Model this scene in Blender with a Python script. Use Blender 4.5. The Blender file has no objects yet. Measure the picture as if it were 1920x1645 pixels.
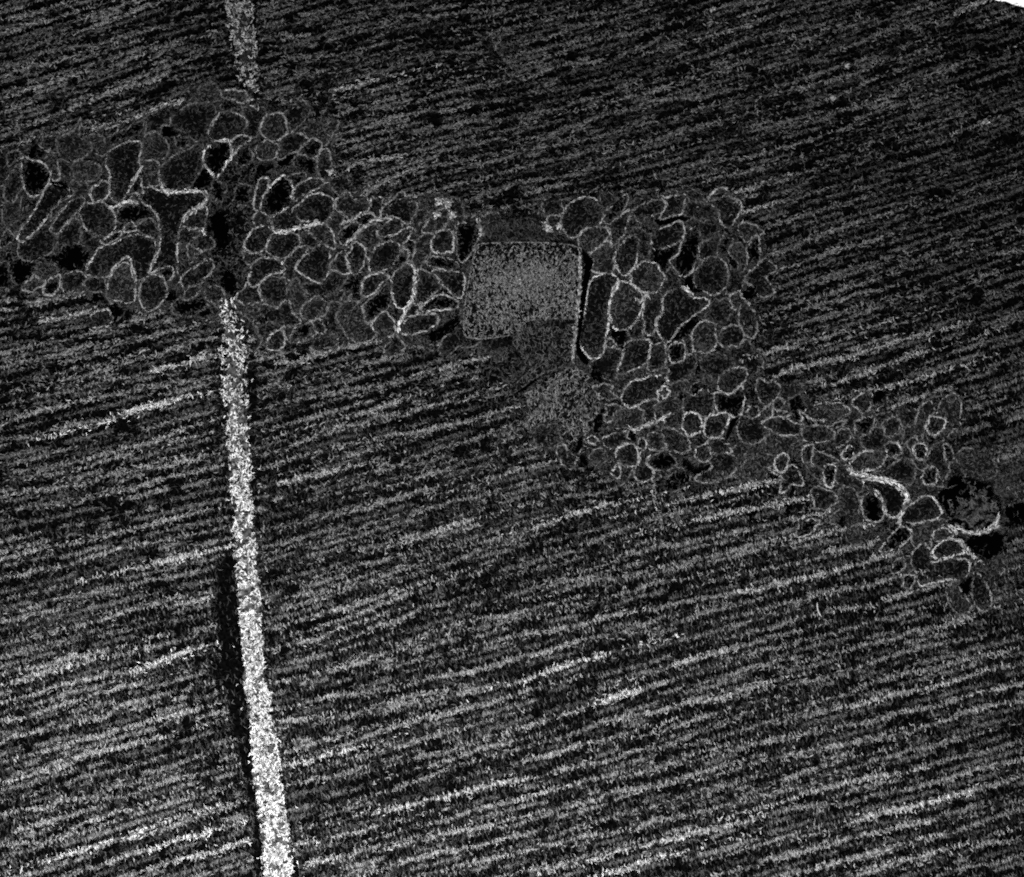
import bpy, math, random
import numpy as np

R = np.random.default_rng(11)
random.seed(11)
C = bpy.context.scene.collection
SC = bpy.context.scene
W, H, U = 1920.0, 1645.0, 100.0


def wx(x): return (np.asarray(x, float) - W / 2) / U
def wy(y): return (H / 2 - np.asarray(y, float)) / U


# ------------------------------------------------------------- camera, world, lamps, exposure
cam = bpy.data.cameras.new("Camera")
cam.lens, cam.sensor_width, cam.sensor_fit = 100.0, 36.0, 'HORIZONTAL'
cam.clip_start, cam.clip_end = 0.5, 500.0
cob = bpy.data.objects.new("Camera", cam)
cob.location = (0, 0, 19.2 * 100 / 36 + 0.05)
C.objects.link(cob)
SC.camera = cob

world = bpy.data.worlds.new("World")
SC.world = world
world.use_nodes = True
world.node_tree.nodes["Background"].inputs[0].default_value = (1, 1, 1, 1)
world.node_tree.nodes["Background"].inputs[1].default_value = 0.0


def area(name, loc, target, size, power):
    l = bpy.data.lights.new(name, 'AREA')
    l.shape, l.size, l.energy = 'DISK', size, power
    o = bpy.data.objects.new(name, l)
    o.location = loc
    d = np.array(target, float) - np.array(loc, float)
    from mathutils import Vector
    o.rotation_euler = Vector(d).to_track_quat('-Z', 'Y').to_euler()
    C.objects.link(o)


area("KeyLamp", (-6.0, -16.0, 21.0), (0, -2, 0), 7.0, 13500)
area("FillLamp", (4.0, 4.0, 46.0), (0, 0, 0), 12.0, 4500)

SC.view_settings.view_transform = 'Standard'
SC.view_settings.look = 'None'
SC.view_settings.exposure = 0.0
SC.view_settings.gamma = 1.0
SC.view_settings.use_curve_mapping = False
SC.cycles.max_bounces = 3
SC.cycles.diffuse_bounces = 2
SC.cycles.use_denoising = False
SC.cycles.filter_width = 2.0

# ------------------------------------------------------------- materials


def mat(name, lo, hi, power=2.0, rough=0.9, grain=0.0, gscale=14.0):
    """matte procedural grey: each filament has a grey of its own between lo and hi; grain adds mottling"""
    m = bpy.data.materials.new(name)
    m.use_nodes = True
    nt = m.node_tree
    b = nt.nodes["Principled BSDF"]
    b.inputs["Roughness"].default_value = rough
    b.inputs["Specular IOR Level"].default_value = 0.0
    g = nt.nodes.new("ShaderNodeNewGeometry")
    p = nt.nodes.new("ShaderNodeMath"); p.operation = 'POWER'
    p.inputs[1].default_value = power
    nt.links.new(g.outputs["Random Per Island"], p.inputs[0])
    src = p.outputs[0]
    if grain > 0:
        tc = nt.nodes.new("ShaderNodeTexCoord")
        n = nt.nodes.new("ShaderNodeTexNoise")
        n.inputs["Scale"].default_value = gscale
        n.inputs["Detail"].default_value = 3.0
        n.inputs["Roughness"].default_value = 0.65
        nt.links.new(tc.outputs["Object"], n.inputs["Vector"])
        cr = nt.nodes.new("ShaderNodeMapRange")
        cr.inputs[1].default_value, cr.inputs[2].default_value = 0.38, 0.68
        nt.links.new(n.outputs["Fac"], cr.inputs[0])
        mx = nt.nodes.new("ShaderNodeMix")
        mx.inputs[0].default_value = grain
        nt.links.new(src, mx.inputs[2]); nt.links.new(cr.outputs[0], mx.inputs[3])
        src = mx.outputs[0]
    r = nt.nodes.new("ShaderNodeMapRange")
    r.inputs[3].default_value, r.inputs[4].default_value = lo, hi
    nt.links.new(src, r.inputs[0])
    c = nt.nodes.new("ShaderNodeCombineColor")
    for i in range(3):
        nt.links.new(r.outputs[0], c.inputs[i])
    nt.links.new(c.outputs[0], b.inputs["Base Color"])
    return m


M = {}
M['ground'] = mat('resin_dark', 0.0004, 0.0032, grain=1.0, gscale=16)
M['void'] = mat('void_black', 0.0003, 0.0008)
M['lumen_dark'] = mat('lumen_dark', 0.0008, 0.0055, grain=1.0, gscale=22)
M['lumen_grey'] = mat('lumen_grey', 0.002, 0.012, grain=1.0, gscale=22)
M['fil_faint'] = mat('filament_faint', 0.003, 0.034, 1.6)
M['fil_dim'] = mat('filament_dim', 0.007, 0.070, 1.6)
M['fil_mid'] = mat('filament_mid', 0.014, 0.120, 1.6)
M['fil_grey'] = mat('filament_grey', 0.04, 0.25, 1.3)
M['band_core'] = mat('band_core', 0.006, 0.11, grain=1.0, gscale=13)
M['band_fil'] = mat('band_filament', 0.06, 0.92, 1.35)
M['band_core_pale'] = mat('band_core_pale', 0.003, 0.03, grain=1.0, gscale=13)
M['band_fil_pale'] = mat('band_filament_pale', 0.03, 0.55, 1.6)
NB = 14
for k in range(NB):
    b = 0.16 + 0.063 * k                      # 0.16 .. 0.98
    a = b ** 1.6
    M['strand%d' % k] = mat('strand_grey_%d' % k, 0.07 * a, min(0.95, 1.12 * a + 0.02), 1.7)
    M['core%d' % k] = mat('strand_core_%d' % k, 0.02 * a, 0.15 * a, grain=1.0, gscale=18)


def lev(b):
    return int(np.clip(round((b - 0.16) / 0.063), 0, NB - 1))


# ------------------------------------------------------------- mesh helpers


class Buf:
    """collects vertices and quads and links them as ONE mesh object"""

    def __init__(s):
        s.v, s.f, s.m, s.n, s.ng = [], [], [], 0, []

    def add(s, v, f, mi=0):
        s.v.append(np.asarray(v, float).reshape(-1, 3))
        f = np.asarray(f, int).reshape(-1, 4) + s.n
        s.f.append(f)
        s.m.append(np.full(len(f), mi, int))
        s.n += len(s.v[-1])

    def ngon(s, v, mi=0):
        v = np.asarray(v, float).reshape(-1, 3)
        s.v.append(v)
        s.ng.append((np.arange(len(v)) + s.n, mi))
        s.n += len(v)

    def build(s, name, mats, parent=None):
        v = np.concatenate(s.v)
        q = np.concatenate(s.f) if s.f else np.zeros((0, 4), int)
        mi = np.concatenate(s.m) if s.m else np.zeros(0, int)
        loops = q.ravel()
        tot = np.full(len(q), 4)
        for g, k in s.ng:
            loops = np.concatenate([loops, g]); tot = np.append(tot, len(g)); mi = np.append(mi, k)
        me = bpy.data.meshes.new(name)
        me.vertices.add(len(v)); me.vertices.foreach_set("co", v.astype(np.float32).ravel())
        me.loops.add(len(loops)); me.loops.foreach_set("vertex_index", loops.astype(np.int32))
        me.polygons.add(len(tot))
        me.polygons.foreach_set("loop_start", np.concatenate([[0], np.cumsum(tot)[:-1]]).astype(np.int32))
        me.polygons.foreach_set("loop_total", tot.astype(np.int32))
        for m in mats:
            me.materials.append(m)
        me.polygons.foreach_set("material_index", mi.astype(np.int32))
        me.update(calc_edges=True)
        me.validate()
        o = bpy.data.objects.new(name, me)
        C.objects.link(o)
        if parent is not None:
            o.parent = parent
        return o


def filaments(buf, x, y, ang, ln, wd, z, curl, mi=0, st=3):
    """tiny curved roof-shaped filaments (pixel units), st stations each"""
    x, y, ang, ln, wd, z, curl = [np.broadcast_to(np.asarray(a, float), np.shape(x)).copy() for a in (x, y, ang, ln, wd, z, curl)]
    n = len(x)
    if n == 0:
        return
    t = np.linspace(-0.5, 0.5, st)
    V = np.zeros((n, st, 3, 3))
    ca, sa = np.cos(ang)[:, None], np.sin(ang)[:, None]
    al = t[None] * ln[:, None]
    off = curl[:, None] * ln[:, None] * (4 * t[None] ** 2 - 0.5) * 0.5
    px = x[:, None] + ca * al - sa * off
    py = y[:, None] + sa * al + ca * off
    w = wd[:, None] * (1 - 0.55 * np.abs(2 * t[None]) ** 2) * 0.5
    # local normal
    sl = curl[:, None] * 4 * t[None]
    nx, ny = -sa - ca * sl, ca - sa * sl
    q = np.hypot(nx, ny); nx /= q; ny /= q
    for j, s in enumerate((-1, 0, 1)):
        V[:, :, j, 0] = wx(px + nx * w * s)
        V[:, :, j, 1] = wy(py + ny * w * s)
        V[:, :, j, 2] = z[:, None] + (0.010 if j == 1 else 0.0)
    F = []
    for i in range(st - 1):
        for j in range(2):
            a = i * 3 + j
            F.append((a, a + 3, a + 4, a + 1))
    F = np.array(F)
    f = (F[None] + (np.arange(n) * st * 3)[:, None, None]).reshape(-1, 4)
    buf.add(V.reshape(-1, 3), f, mi)


def catmull(p, closed, step=2.0):
    p = np.asarray(p, float)
    n = len(p)
    out = []
    rng = range(n if closed else n - 1)
    for i in rng:
        if closed:
            a, b, c, d = p[(i - 1) % n], p[i], p[(i + 1) % n], p[(i + 2) % n]
        else:
            a, b, c, d = p[max(i - 1, 0)], p[i], p[i + 1], p[min(i + 2, n - 1)]
        k = max(2, int(np.hypot(*(c - b)[:2]) / step))
        t = (np.arange(k) / k)[:, None]
        out.append(0.5 * ((2 * b) + (-a + c) * t + (2 * a - 5 * b + 4 * c - d) * t ** 2 + (-a + 3 * b - 3 * c + d) * t ** 3))
    if not closed:
        out.append(p[-1:])
    return np.concatenate(out)


def arc(p, closed=False):
    q = np.vstack([p, p[:1]]) if closed else p
    s = np.concatenate([[0], np.cumsum(np.hypot(*np.diff(q, axis=0).T))])
    return q, s


def at(q, s, d):
    x = np.interp(d, s, q[:, 0]); y = np.interp(d, s, q[:, 1])
    e = 2.0
    tx = np.interp(np.minimum(d + e, s[-1]), s, q[:, 0]) - np.interp(np.maximum(d - e, 0), s, q[:, 0])
    ty = np.interp(np.minimum(d + e, s[-1]), s, q[:, 1]) - np.interp(np.maximum(d - e, 0), s, q[:, 1])
    return x, y, np.arctan2(ty, tx)


def wob(d, scale, seed, amp=1.0):
    """smooth 1-D noise"""
    if np.size(d) == 0:
        return np.zeros(0)
    g = np.random.default_rng(seed)
    n = int(np.max(d) / scale) + 4
    k = g.normal(size=n)
    u = d / scale
    i = np.floor(u).astype(int); f = u - i; f = f * f * (3 - 2 * f)
    return amp * (k[i] * (1 - f) + k[i + 1] * f)


def noise2(x, y, sx, sy, seed):
    """smooth 2-D noise, about -1..1"""
    g = np.random.default_rng(seed).normal(size=(97, 97)) * 0.6
    u, v = np.asarray(x) / sx + 40.3, np.asarray(y) / sy + 40.7
    i, j = np.floor(u).astype(int), np.floor(v).astype(int)
    f, h = u - i, v - j
    f = f * f * (3 - 2 * f); h = h * h * (3 - 2 * h)
    i %= 97; j %= 97
    i2, j2 = (i + 1) % 97, (j + 1) % 97
    return (g[j, i] * (1 - f) + g[j, i2] * f) * (1 - h) + (g[j2, i] * (1 - f) + g[j2, i2] * f) * h


def ridge(buf, q, hw, z0, z1, mi=0, closed=False):
    """a low roof-shaped ridge with ragged edges along a path (pixels)"""
    q = np.asarray(q, float)
    n = len(q)
    if closed:
        t = np.roll(q, -1, 0) - np.roll(q, 1, 0)
    else:
        t = np.gradient(q, axis=0)
    t /= np.maximum(np.hypot(t[:, 0], t[:, 1]), 1e-6)[:, None]
    nx, ny = -t[:, 1], t[:, 0]
    hw = np.broadcast_to(hw, n)
    V = np.zeros((n, 5, 3))
    for j, (s, z) in enumerate(((-1.05, 0.0), (-.8, z0), (0, z1), (.8, z0), (1.05, 0.0))):
        V[:, j, 0] = wx(q[:, 0] + nx * hw * s); V[:, j, 1] = wy(q[:, 1] + ny * hw * s); V[:, j, 2] = z
    F = []
    idx = np.arange(n if closed else n - 1)
    for j in range(4):
        a = idx * 5 + j; b = ((idx + 1) % n) * 5 + j
        F.append(np.stack([a, b, b + 1, a + 1], 1))
    buf.add(V.reshape(-1, 3), np.concatenate(F), mi)


def inside(poly, x, y):
    poly = np.asarray(poly, float)
    r = np.zeros(np.shape(x), bool)
    x1, y1 = poly[:, 0], poly[:, 1]
    x2, y2 = np.roll(x1, -1), np.roll(y1, -1)
    for a, b, c, d in zip(x1, y1, x2, y2):
        if b == d:
            continue
        k = ((b > y) != (d > y)) & (x < (c - a) * (y - b) / (d - b) + a)
        r ^= k
    return r


def tag(o, label, cat, group=None, kind=None):
    if label: o['label'] = label
    if cat: o['category'] = cat
    if group: o['group'] = group
    if kind: o['kind'] = kind
    return o


def empty(name, x, y):
    o = bpy.data.objects.new(name, None)
    o.empty_display_size = 0.1
    C.objects.link(o)
    return o

# ------------------------------------------------------------- traced layout (pixel views of the specimen)
Z = 480.0 / 1880.0
STR = {}
STR[(0, 0)] = """5 100,125 290,90 380,50;4 0,85 80,70 220,20;5 0,250 60,235 200,185 420,130;5 570,150 700,95 840,60 940,20
5 570,230 800,155 940,100 1120,30;3 160,270 330,220 500,170;4 150,350 220,355 330,300 480,250;4 780,305 1000,240 1130,200 1240,205
4 250,400 530,350 690,335;4 690,335 860,290 980,250;5 40,555 180,500 370,465 560,400;6 10,725 110,690 230,650 400,600 560,540 660,520
5 860,465 960,430 1110,370 1240,320;3 660,520 860,465;3 200,720 370,700 520,640 700,600 1020,480
6 600,770 720,715 850,670 940,635 1120,590 1220,540;4 0,830 100,800 230,745;5 180,915 290,885 380,850;5 340,985 480,960 560,920
8 600,1000 680,965 800,920 960,880 1070,840 1200,780 1310,755 1360,715;4 1110,440 1200,375 1280,330;3 1400,130 1560,110
3 1310,90 1380,65 1480,30;3 1200,540 1360,500 1450,490;3 0,400 150,370;3 0,940 100,920"""
STR[(480, 0)] = """4 0,145 70,125 200,90 350,40;3 320,160 500,120 690,70;3 860,70 1050,40 1160,30;4 1080,125 1360,110 1500,90 1680,85
3 340,300 480,260 620,210;3 0,340 250,330 400,290;3 740,320 850,290 1000,220 1300,140;3 1050,360 1140,330
3 1320,370 1650,385 1840,330;4 0,510 150,470 250,430 420,410 600,400;3 740,490 830,465 870,450;3 1040,450 1100,430 1300,390
4 210,600 380,550 500,515;5 140,775 250,750 390,715 480,690;6 580,660 690,645 820,600;3 580,660 540,740 460,880
5 890,655 970,635 1080,605 1200,570;5 540,850 620,840 710,800 880,755 1000,720 1100,690;4 1200,750 1270,720 1400,685 1560,640
5 700,960 880,910 1000,860 1170,830 1280,810 1420,810 1600,760;3 1600,760 1800,730 1880,720
4 1180,1010 1290,965 1450,920 1600,890 1850,880;4 1160,1120 1260,1085 1380,1050 1520,1035 1620,1000
4 1340,1110 1470,1090 1630,1050 1800,1020;7 580,1280 680,1240 740,1210 830,1185 970,1160 1040,1140 1200,1100
6 720,1440 860,1380 960,1320 1020,1290 1120,1260 1210,1220;4 1210,1220 1500,1190 1670,1140 1790,1130
4 1500,1240 1640,1200 1800,1170 1880,1150;5 1100,1450 1220,1430 1320,1395 1480,1350 1620,1320 1700,1300
4 1520,1500 1640,1440 1800,1400 1880,1360;4 1450,1600 1640,1570 1720,1550 1880,1520;4 940,1490 990,1440 1030,1400"""
STR[(960, 0)] = """4 0,140 150,105 260,95 430,35;3 0,50 160,20;4 100,185 200,160 320,130 480,105 640,85;4 130,310 200,290 400,225 520,185 660,165 760,140
3 860,170 1010,120 1140,90 1300,60 1460,10;4 1470,75 1600,35 1750,20 1880,5;4 1650,125 1740,90 1850,60;5 1690,200 1790,170 1880,120
4 50,400 160,370 400,330;4 0,490 120,470 240,430 370,375;4 650,295 760,265 980,225 1070,200;4 60,580 150,560 240,520 360,480 500,440
3 330,570 400,535 620,490 750,440;4 790,420 900,360 1000,330 1100,270;4 1060,375 1180,340 1300,310;4 1340,435 1480,395 1700,290 1880,240
4 1550,510 1640,480 1740,450 1810,435;3 570,635 720,610 870,580 1000,520 1180,480;3 0,720 100,690 300,660 430,640;4 400,785 480,745 590,715 830,665
5 860,710 960,690 1060,670 1140,650;4 930,775 1020,745 1200,720;4 1200,730 1400,710 1550,670 1700,640;3 0,860 150,830 350,800
4 250,985 400,940 540,900 660,850 770,840;3 0,990 100,950 230,920;4 880,940 1000,900 1120,870 1200,850 1330,810 1480,780
5 1190,980 1330,940 1450,910 1520,890;4 20,1140 120,1100 290,1070 380,1050 520,1030;4 60,1230 200,1190 330,1170 500,1130 610,1095 700,1070
3 620,1060 800,990 900,970;3 1040,1040 1180,1000;4 780,1210 880,1180 1020,1135;3 1300,1110 1480,1070 1600,1040 1710,1020
4 0,1350 180,1320 400,1290 540,1250 700,1220;4 1080,1270 1180,1250 1300,1215 1440,1180 1600,1170;5 1650,1170 1760,1150 1880,1110
5 1580,1290 1660,1275 1800,1240 1870,1220;7 1590,1440 1690,1400 1760,1390 1880,1330;6 1700,1550 1800,1530 1880,1500
4 1010,1460 1120,1430 1280,1390;3 160,1460 300,1440;3 1530,800 1650,760 1720,740"""
STR[(1440, 0)] = """4 0,130 100,100 200,75 310,40 420,10;3 110,170 220,140 400,110;4 50,250 180,215 370,185;4 0,330 110,310 210,265
3 600,240 720,200;4 470,380 600,340 730,290 830,230 930,215;4 1030,85 1180,40 1290,10;3 780,180 900,130 1040,85;6 1380,100 1440,70 1540,30 1580,5
4 1110,180 1200,160 1340,120;4 1540,190 1600,180;4 1650,145 1720,130 1860,85;3 1400,290 1500,265 1680,260;3 190,480 280,450 440,450
4 170,600 330,555 460,510 600,470 680,440 800,400;4 140,665 250,640 330,620;4 590,560 710,510;5 440,730 480,715 580,670 660,650 720,600 820,560
3 230,790 360,760;3 300,910 440,870 530,820;4 550,805 640,790 740,760;4 880,690 970,655;5 0,1120 100,1085 260,1040 410,990
3 100,1210 220,1180 380,1130;4 0,1350 150,1310 240,1270 330,1250;4 830,915 940,875 1070,840 1180,800 1300,750
4 1120,855 1250,835 1380,770 1500,720;5 1080,940 1200,910 1310,870 1420,840 1480,800;4 1190,550 1310,505 1420,465;4 1550,910 1600,890 1640,880
3 570,1230 650,1210 760,1160 830,1150;3 750,1310 900,1280 1020,1275 1150,1230;3 1270,1270 1390,1220 1480,1190
5 0,1510 70,1480 190,1460 330,1420;4 330,1560 440,1530 600,1480 800,1430;5 50,1640 190,1590 330,1560;3 1260,1500 1380,1460"""
STR[(1440, 400)] = """5 0,100 120,50 240,20 330,0;5 260,210 330,180 420,140 520,110 620,70 740,40;3 740,90 900,60 1000,20;3 830,170 960,120 1060,100 1200,90 1330,60
6 210,375 320,330 440,300 560,255 680,225 780,200;4 0,310 120,270 260,210;4 270,540 380,480 450,460 540,425 680,380 900,320
4 980,390 1100,340 1190,300 1300,260 1460,200 1560,190;4 1720,190 1800,165 1880,120;4 1640,300 1800,280 1880,250;3 1150,450 1300,410 1480,350 1640,300
5 0,740 60,710 150,690 240,650 400,600 520,570 640,530 820,480;5 240,720 320,690 440,650 540,635 620,600 700,575 790,570
5 0,870 60,855 160,830 240,810 320,780 420,760 560,710;4 560,780 640,750 720,715 860,680;4 960,620 1100,610 1180,570 1320,520;4 1480,530 1600,450 1700,420
6 0,1020 120,990 200,970 280,945 400,915 520,880 610,860 700,840;4 740,870 900,830
7 0,1215 90,1180 200,1130 330,1110 440,1080 600,1050 740,1000 860,965 960,930 1060,905 1180,880 1270,855 1400,825 1500,790
7 380,1260 450,1265 540,1240 600,1205 700,1175 830,1120 930,1080 1060,1040 1200,1010;4 1240,1070 1370,1020 1480,980 1580,950 1700,920 1840,880
4 1440,1170 1500,1150 1630,1120 1800,1060;7 630,1330 700,1310 780,1290;7 840,1290 900,1265 1060,1230 1130,1205
7 770,1460 880,1440 960,1410 1100,1350 1210,1310 1290,1290 1400,1280;4 1600,1300 1700,1270 1770,1240;4 1780,1420 1880,1390
4 1340,1620 1450,1590 1600,1560 1680,1540;3 1560,680 1640,670 1760,620 1880,570;3 1600,760 1760,710 1880,660"""
STR[(0, 540)] = """5 0,165 80,160;5 150,110 430,70 560,40 640,20;6 260,255 420,225 490,215 600,180 720,160 790,150;5 660,330 740,310 830,290
5 920,240 1010,230 1100,215 1170,190 1240,175;5 0,490 110,450;4 360,400 480,380;5 200,545 290,520 390,500 480,470 600,430 730,420
5 870,410 960,390 1080,360 1180,330 1290,310;4 0,590 140,550;5 540,660 660,630 770,600 860,565;5 960,500 1080,510 1220,465 1260,440 1370,410 1450,385 1530,370
8 1080,620 1140,610 1220,580 1290,565 1350,560 1420,530 1500,515 1590,500;4 100,680 280,670 400,640;4 800,680 900,660 1020,640
5 820,790 920,775 1060,740 1190,715 1300,690 1440,680;4 0,860 120,840 280,800 380,780 600,735;5 10,1000 120,950 240,915 340,890 480,860 600,825
9 760,990 840,960 900,930 980,905 1060,880 1200,845 1310,810 1430,785;5 450,1025 560,1000 690,980;4 0,1110 140,1100 320,1060
4 0,1310 180,1270 280,1240 400,1210;5 870,1190 980,1170 1090,1140 1220,1085 1330,1040;4 140,1395 240,1380 330,1330 480,1290
5 720,1290 790,1260 880,1240 1000,1200;5 1110,1310 1240,1310 1350,1270 1460,1250;5 680,1410 760,1390 860,1350 960,1330
5 0,1540 70,1520 190,1490 380,1470 500,1450 620,1440;5 850,1500 960,1480 1070,1440 1180,1400 1330,1370 1480,1340;4 140,1620 260,1600 460,1565"""
STR[(440, 600)] = """5 400,175 520,150 640,110;6 270,330 340,300 460,310 600,250 740,220 830,195 960,180 1090,145;5 780,390 900,350 1030,310 1130,280 1210,255 1300,225 1380,210
6 1470,370 1540,350 1620,325 1720,300 1880,280;5 1260,430 1340,400 1440,370;4 130,520 240,490 360,460 460,430
5 370,600 430,590 560,560 730,540 830,515 960,500;4 1000,520 1180,460 1300,430;5 460,745 560,715 680,680 800,650
6 780,720 900,695 1000,670 1090,640 1200,590 1260,570;5 560,860 660,800 760,780 860,770 960,750 1040,710 1180,690;5 1260,690 1330,660 1400,640
5 1560,600 1690,585 1800,540;5 400,940 440,920 520,880;5 800,1000 920,970 1040,940;5 1080,860 1180,840 1330,825 1440,800 1560,770 1680,750 1880,690
5 300,1060 380,1030;6 340,1190 420,1180 520,1150 620,1140 720,1115;4 980,1120 1090,1100 1180,1070 1280,1020 1420,970 1490,940 1620,910
4 1620,910 1780,870 1880,820;5 1300,1180 1440,1130 1560,1100 1660,1050;4 1700,1050 1800,1010 1880,990;4 850,1240 980,1210 1100,1180
5 880,1400 1000,1370 1100,1330 1200,1310 1300,1270 1460,1230;4 400,1500 480,1480 620,1430 740,1410;4 660,1600 740,1580 900,1530
4 1060,1630 1200,1600 1360,1570 1480,1540 1600,1500;4 1480,1370 1660,1320 1800,1300 1880,1270;4 210,560 300,540"""
STR[(0, 900)] = """5 0,580 120,550 240,520 380,485;5 0,720 100,710 230,670 440,640 560,600 720,550 840,520 920,495 1020,475;5 890,385 1000,350 1120,320 1260,290 1430,245 1530,225
5 1130,455 1230,430 1400,405;7 960,655 1060,645 1140,615 1240,590 1320,570 1430,545 1550,520;4 1140,730 1260,710 1360,695 1450,670 1530,645
4 240,830 420,790;5 640,850 740,800 900,790;4 230,940 420,870 640,850;5 230,985 350,965 480,930;5 0,1050 120,1020 230,985
5 720,1030 850,1000 940,950 1060,930 1180,900 1300,870;4 490,1040 600,1010;4 1180,1040 1310,1040 1430,1010;4 380,1190 480,1170 600,1130
4 100,1280 280,1240 370,1220;5 240,1150 310,1140;6 100,1400 250,1380 340,1360 480,1310 680,1275;6 0,1510 120,1480 220,1440 340,1410 480,1375 620,1340
9 1000,1405 1090,1360 1180,1320 1300,1280 1420,1240 1480,1225;5 820,1425 900,1420 1000,1405;5 1050,1250 1140,1225 1240,1200
5 100,1610 240,1580 380,1520 540,1490 640,1460 760,1430"""
STR[(0, 1225)] = """5 700,300 900,250 1000,230;5 0,500 190,465 380,400 500,370 620,330;6 0,660 100,610 210,590;5 340,540 420,510 480,490;5 620,490 720,480 800,450 900,380 1050,340 1200,310
5 240,740 480,680 580,640 760,600 860,560 980,540;6 1060,500 1170,480 1250,470 1370,435 1460,400;6 540,770 680,730 790,715 870,690 960,670 1120,630
5 240,890 370,855 470,830 570,760;4 60,920 200,860 300,840;4 380,990 520,950 600,900 730,890 900,850;4 1080,880 1200,850 1320,800 1440,760
5 740,1030 840,980 960,960;5 960,1040 1100,980 1240,940 1340,905 1500,890;5 180,1150 330,1140 440,1080 600,1070;4 640,1080 900,1060
5 460,1350 540,1280 640,1240 700,1215 800,1180 940,1150;5 1040,1170 1140,1140 1240,1110 1340,1070 1440,1050;5 0,1430 120,1400 300,1390 440,1360
4 60,1480 200,1440;7 460,1490 560,1460 640,1430 740,1410 830,1370 930,1360 990,1330 1100,1270;6 1240,1280 1330,1250 1440,1200;6 1580,1160 1690,1110
8 1100,1450 1200,1400 1290,1370 1400,1345 1490,1330 1540,1290 1640,1290;5 740,1570 860,1510 960,1470 1040,1460;6 1080,1590 1160,1560 1240,1530
7 1380,1500 1460,1490 1560,1460 1620,1450 1700,1410;5 500,1630 600,1600 700,1570;5 900,1640 1020,1610"""
STR[(480, 960)] = """5 240,110 330,70;4 480,200 560,175 640,150 760,120 880,70 1000,40;4 350,340 440,315 540,280 700,240;5 760,270 860,260 930,240 1040,200 1200,170
6 1240,180 1300,150 1400,120 1480,90 1640,40;5 780,380 880,370 970,345;4 1340,400 1420,380 1520,330 1650,280;4 1560,200 1680,160 1800,120
5 250,620 340,600 460,580 560,545;5 700,540 780,520 870,490;5 270,690 380,660 460,640;6 480,750 600,720 720,685 840,645 940,610 1010,590
5 740,760 830,720 900,690 970,660 1060,620 1150,590;5 100,850 170,845 260,810;6 300,960 380,950 460,930 520,900 600,860
5 780,890 880,840 960,820 1050,790 1200,720 1280,700;4 1340,690 1500,640;4 1060,960 1160,930;5 300,1090 400,1070 500,1050
6 480,1180 560,1165 640,1145 720,1110 800,1100 870,1060;5 880,1170 960,1140 1030,1130 1120,1110;4 1640,1030 1720,995 1790,985
5 1340,1210 1480,1190 1600,1170 1720,1135 1880,1090;5 1420,1350 1540,1320 1640,1290 1780,1270;6 400,1390 500,1360;5 640,1330 740,1340 860,1310
5 980,1400 1060,1370 1180,1350 1280,1330;5 880,1450 1000,1430 1090,1410;6 1020,1570 1120,1550 1230,1510 1340,1500 1480,1460 1580,1430 1740,1400 1880,1350"""
STR[(480, 1225)] = """5 700,660 790,620 900,580 960,560;6 220,730 300,700 400,680 480,645;9 230,830 300,810 390,790 470,760 570,740;5 1020,700 1110,670 1210,640 1330,600 1480,555
5 740,760 860,720 920,680;5 1160,770 1300,740 1400,720;5 1400,790 1500,755 1600,720 1700,690 1880,650;5 1060,985 1100,970 1200,930 1300,890 1400,850
5 620,890 740,850;7 860,1170 970,1150 1060,1130 1180,1100 1300,1070 1440,1040 1540,1020 1680,980 1880,930;6 510,1250 560,1240 660,1220 740,1190
5 1240,1260 1420,1215 1540,1170 1700,1130 1880,1090;5 560,1350 700,1320 800,1300 930,1260;6 1110,1400 1220,1370 1310,1350 1400,1320 1540,1300 1660,1270 1800,1240
5 650,1490 800,1440 920,1410;6 1060,1550 1160,1510 1270,1480 1400,1450 1540,1430 1680,1400 1880,1340;5 1500,1560 1640,1530 1880,1470;5 700,1620 840,1580
6 190,500 330,490;7 340,1390 500,1370;7 400,1540 530,1510;6 300,950 450,920 560,910"""
STR[(900, 860)] = """6 150,125 260,80 370,60 470,40 560,10;4 0,290 110,230;4 250,250 420,200 510,185 620,170;4 650,280 760,260 880,250 1000,220 1140,180
7 480,480 570,450 680,410 770,385 900,340 1020,330;7 1480,310 1560,290 1640,275 1720,260 1830,235;5 1180,470 1290,430 1410,405 1560,370
7 1600,450 1700,430 1790,400 1880,390;4 770,610 860,600 940,560 1060,520 1140,490;5 1100,690 1220,665 1320,640 1410,625 1520,620 1630,590 1740,560 1880,540
5 890,790 970,760 1040,730;5 1390,810 1480,785 1590,740 1700,710 1880,670;5 450,930 540,920 630,890 740,880 820,860
5 620,960 780,915 880,890 1000,880 1180,840 1300,800;4 200,1010 360,960;5 900,1045 1010,1000 1150,960 1250,920 1400,890 1500,880
5 10,1170 220,1150 350,1110;4 0,1230 120,1220 240,1180 350,1150;6 740,1220 850,1180 940,1160 1020,1140 1100,1125 1200,1110
5 1370,1080 1500,1050 1650,1030 1880,990;5 160,1330 260,1300 380,1270 480,1280 580,1250 740,1220;5 840,1310 920,1300 1050,1270 1120,1240 1220,1210 1320,1170
5 1480,1190 1560,1160 1660,1130 1760,1100 1880,1070;6 0,1550 80,1525 200,1490 290,1460 390,1440 510,1415 630,1370
8 390,1610 510,1555 620,1520 700,1495 840,1460 960,1430;4 1440,1340 1600,1300 1700,1280 1850,1240;7 1380,1550 1450,1500 1540,1485 1640,1450 1730,1435 1880,1380
4 1060,1610 1150,1580 1280,1550;4 0,560 130,510;4 20,610 180,590;4 380,820 500,790"""
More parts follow.
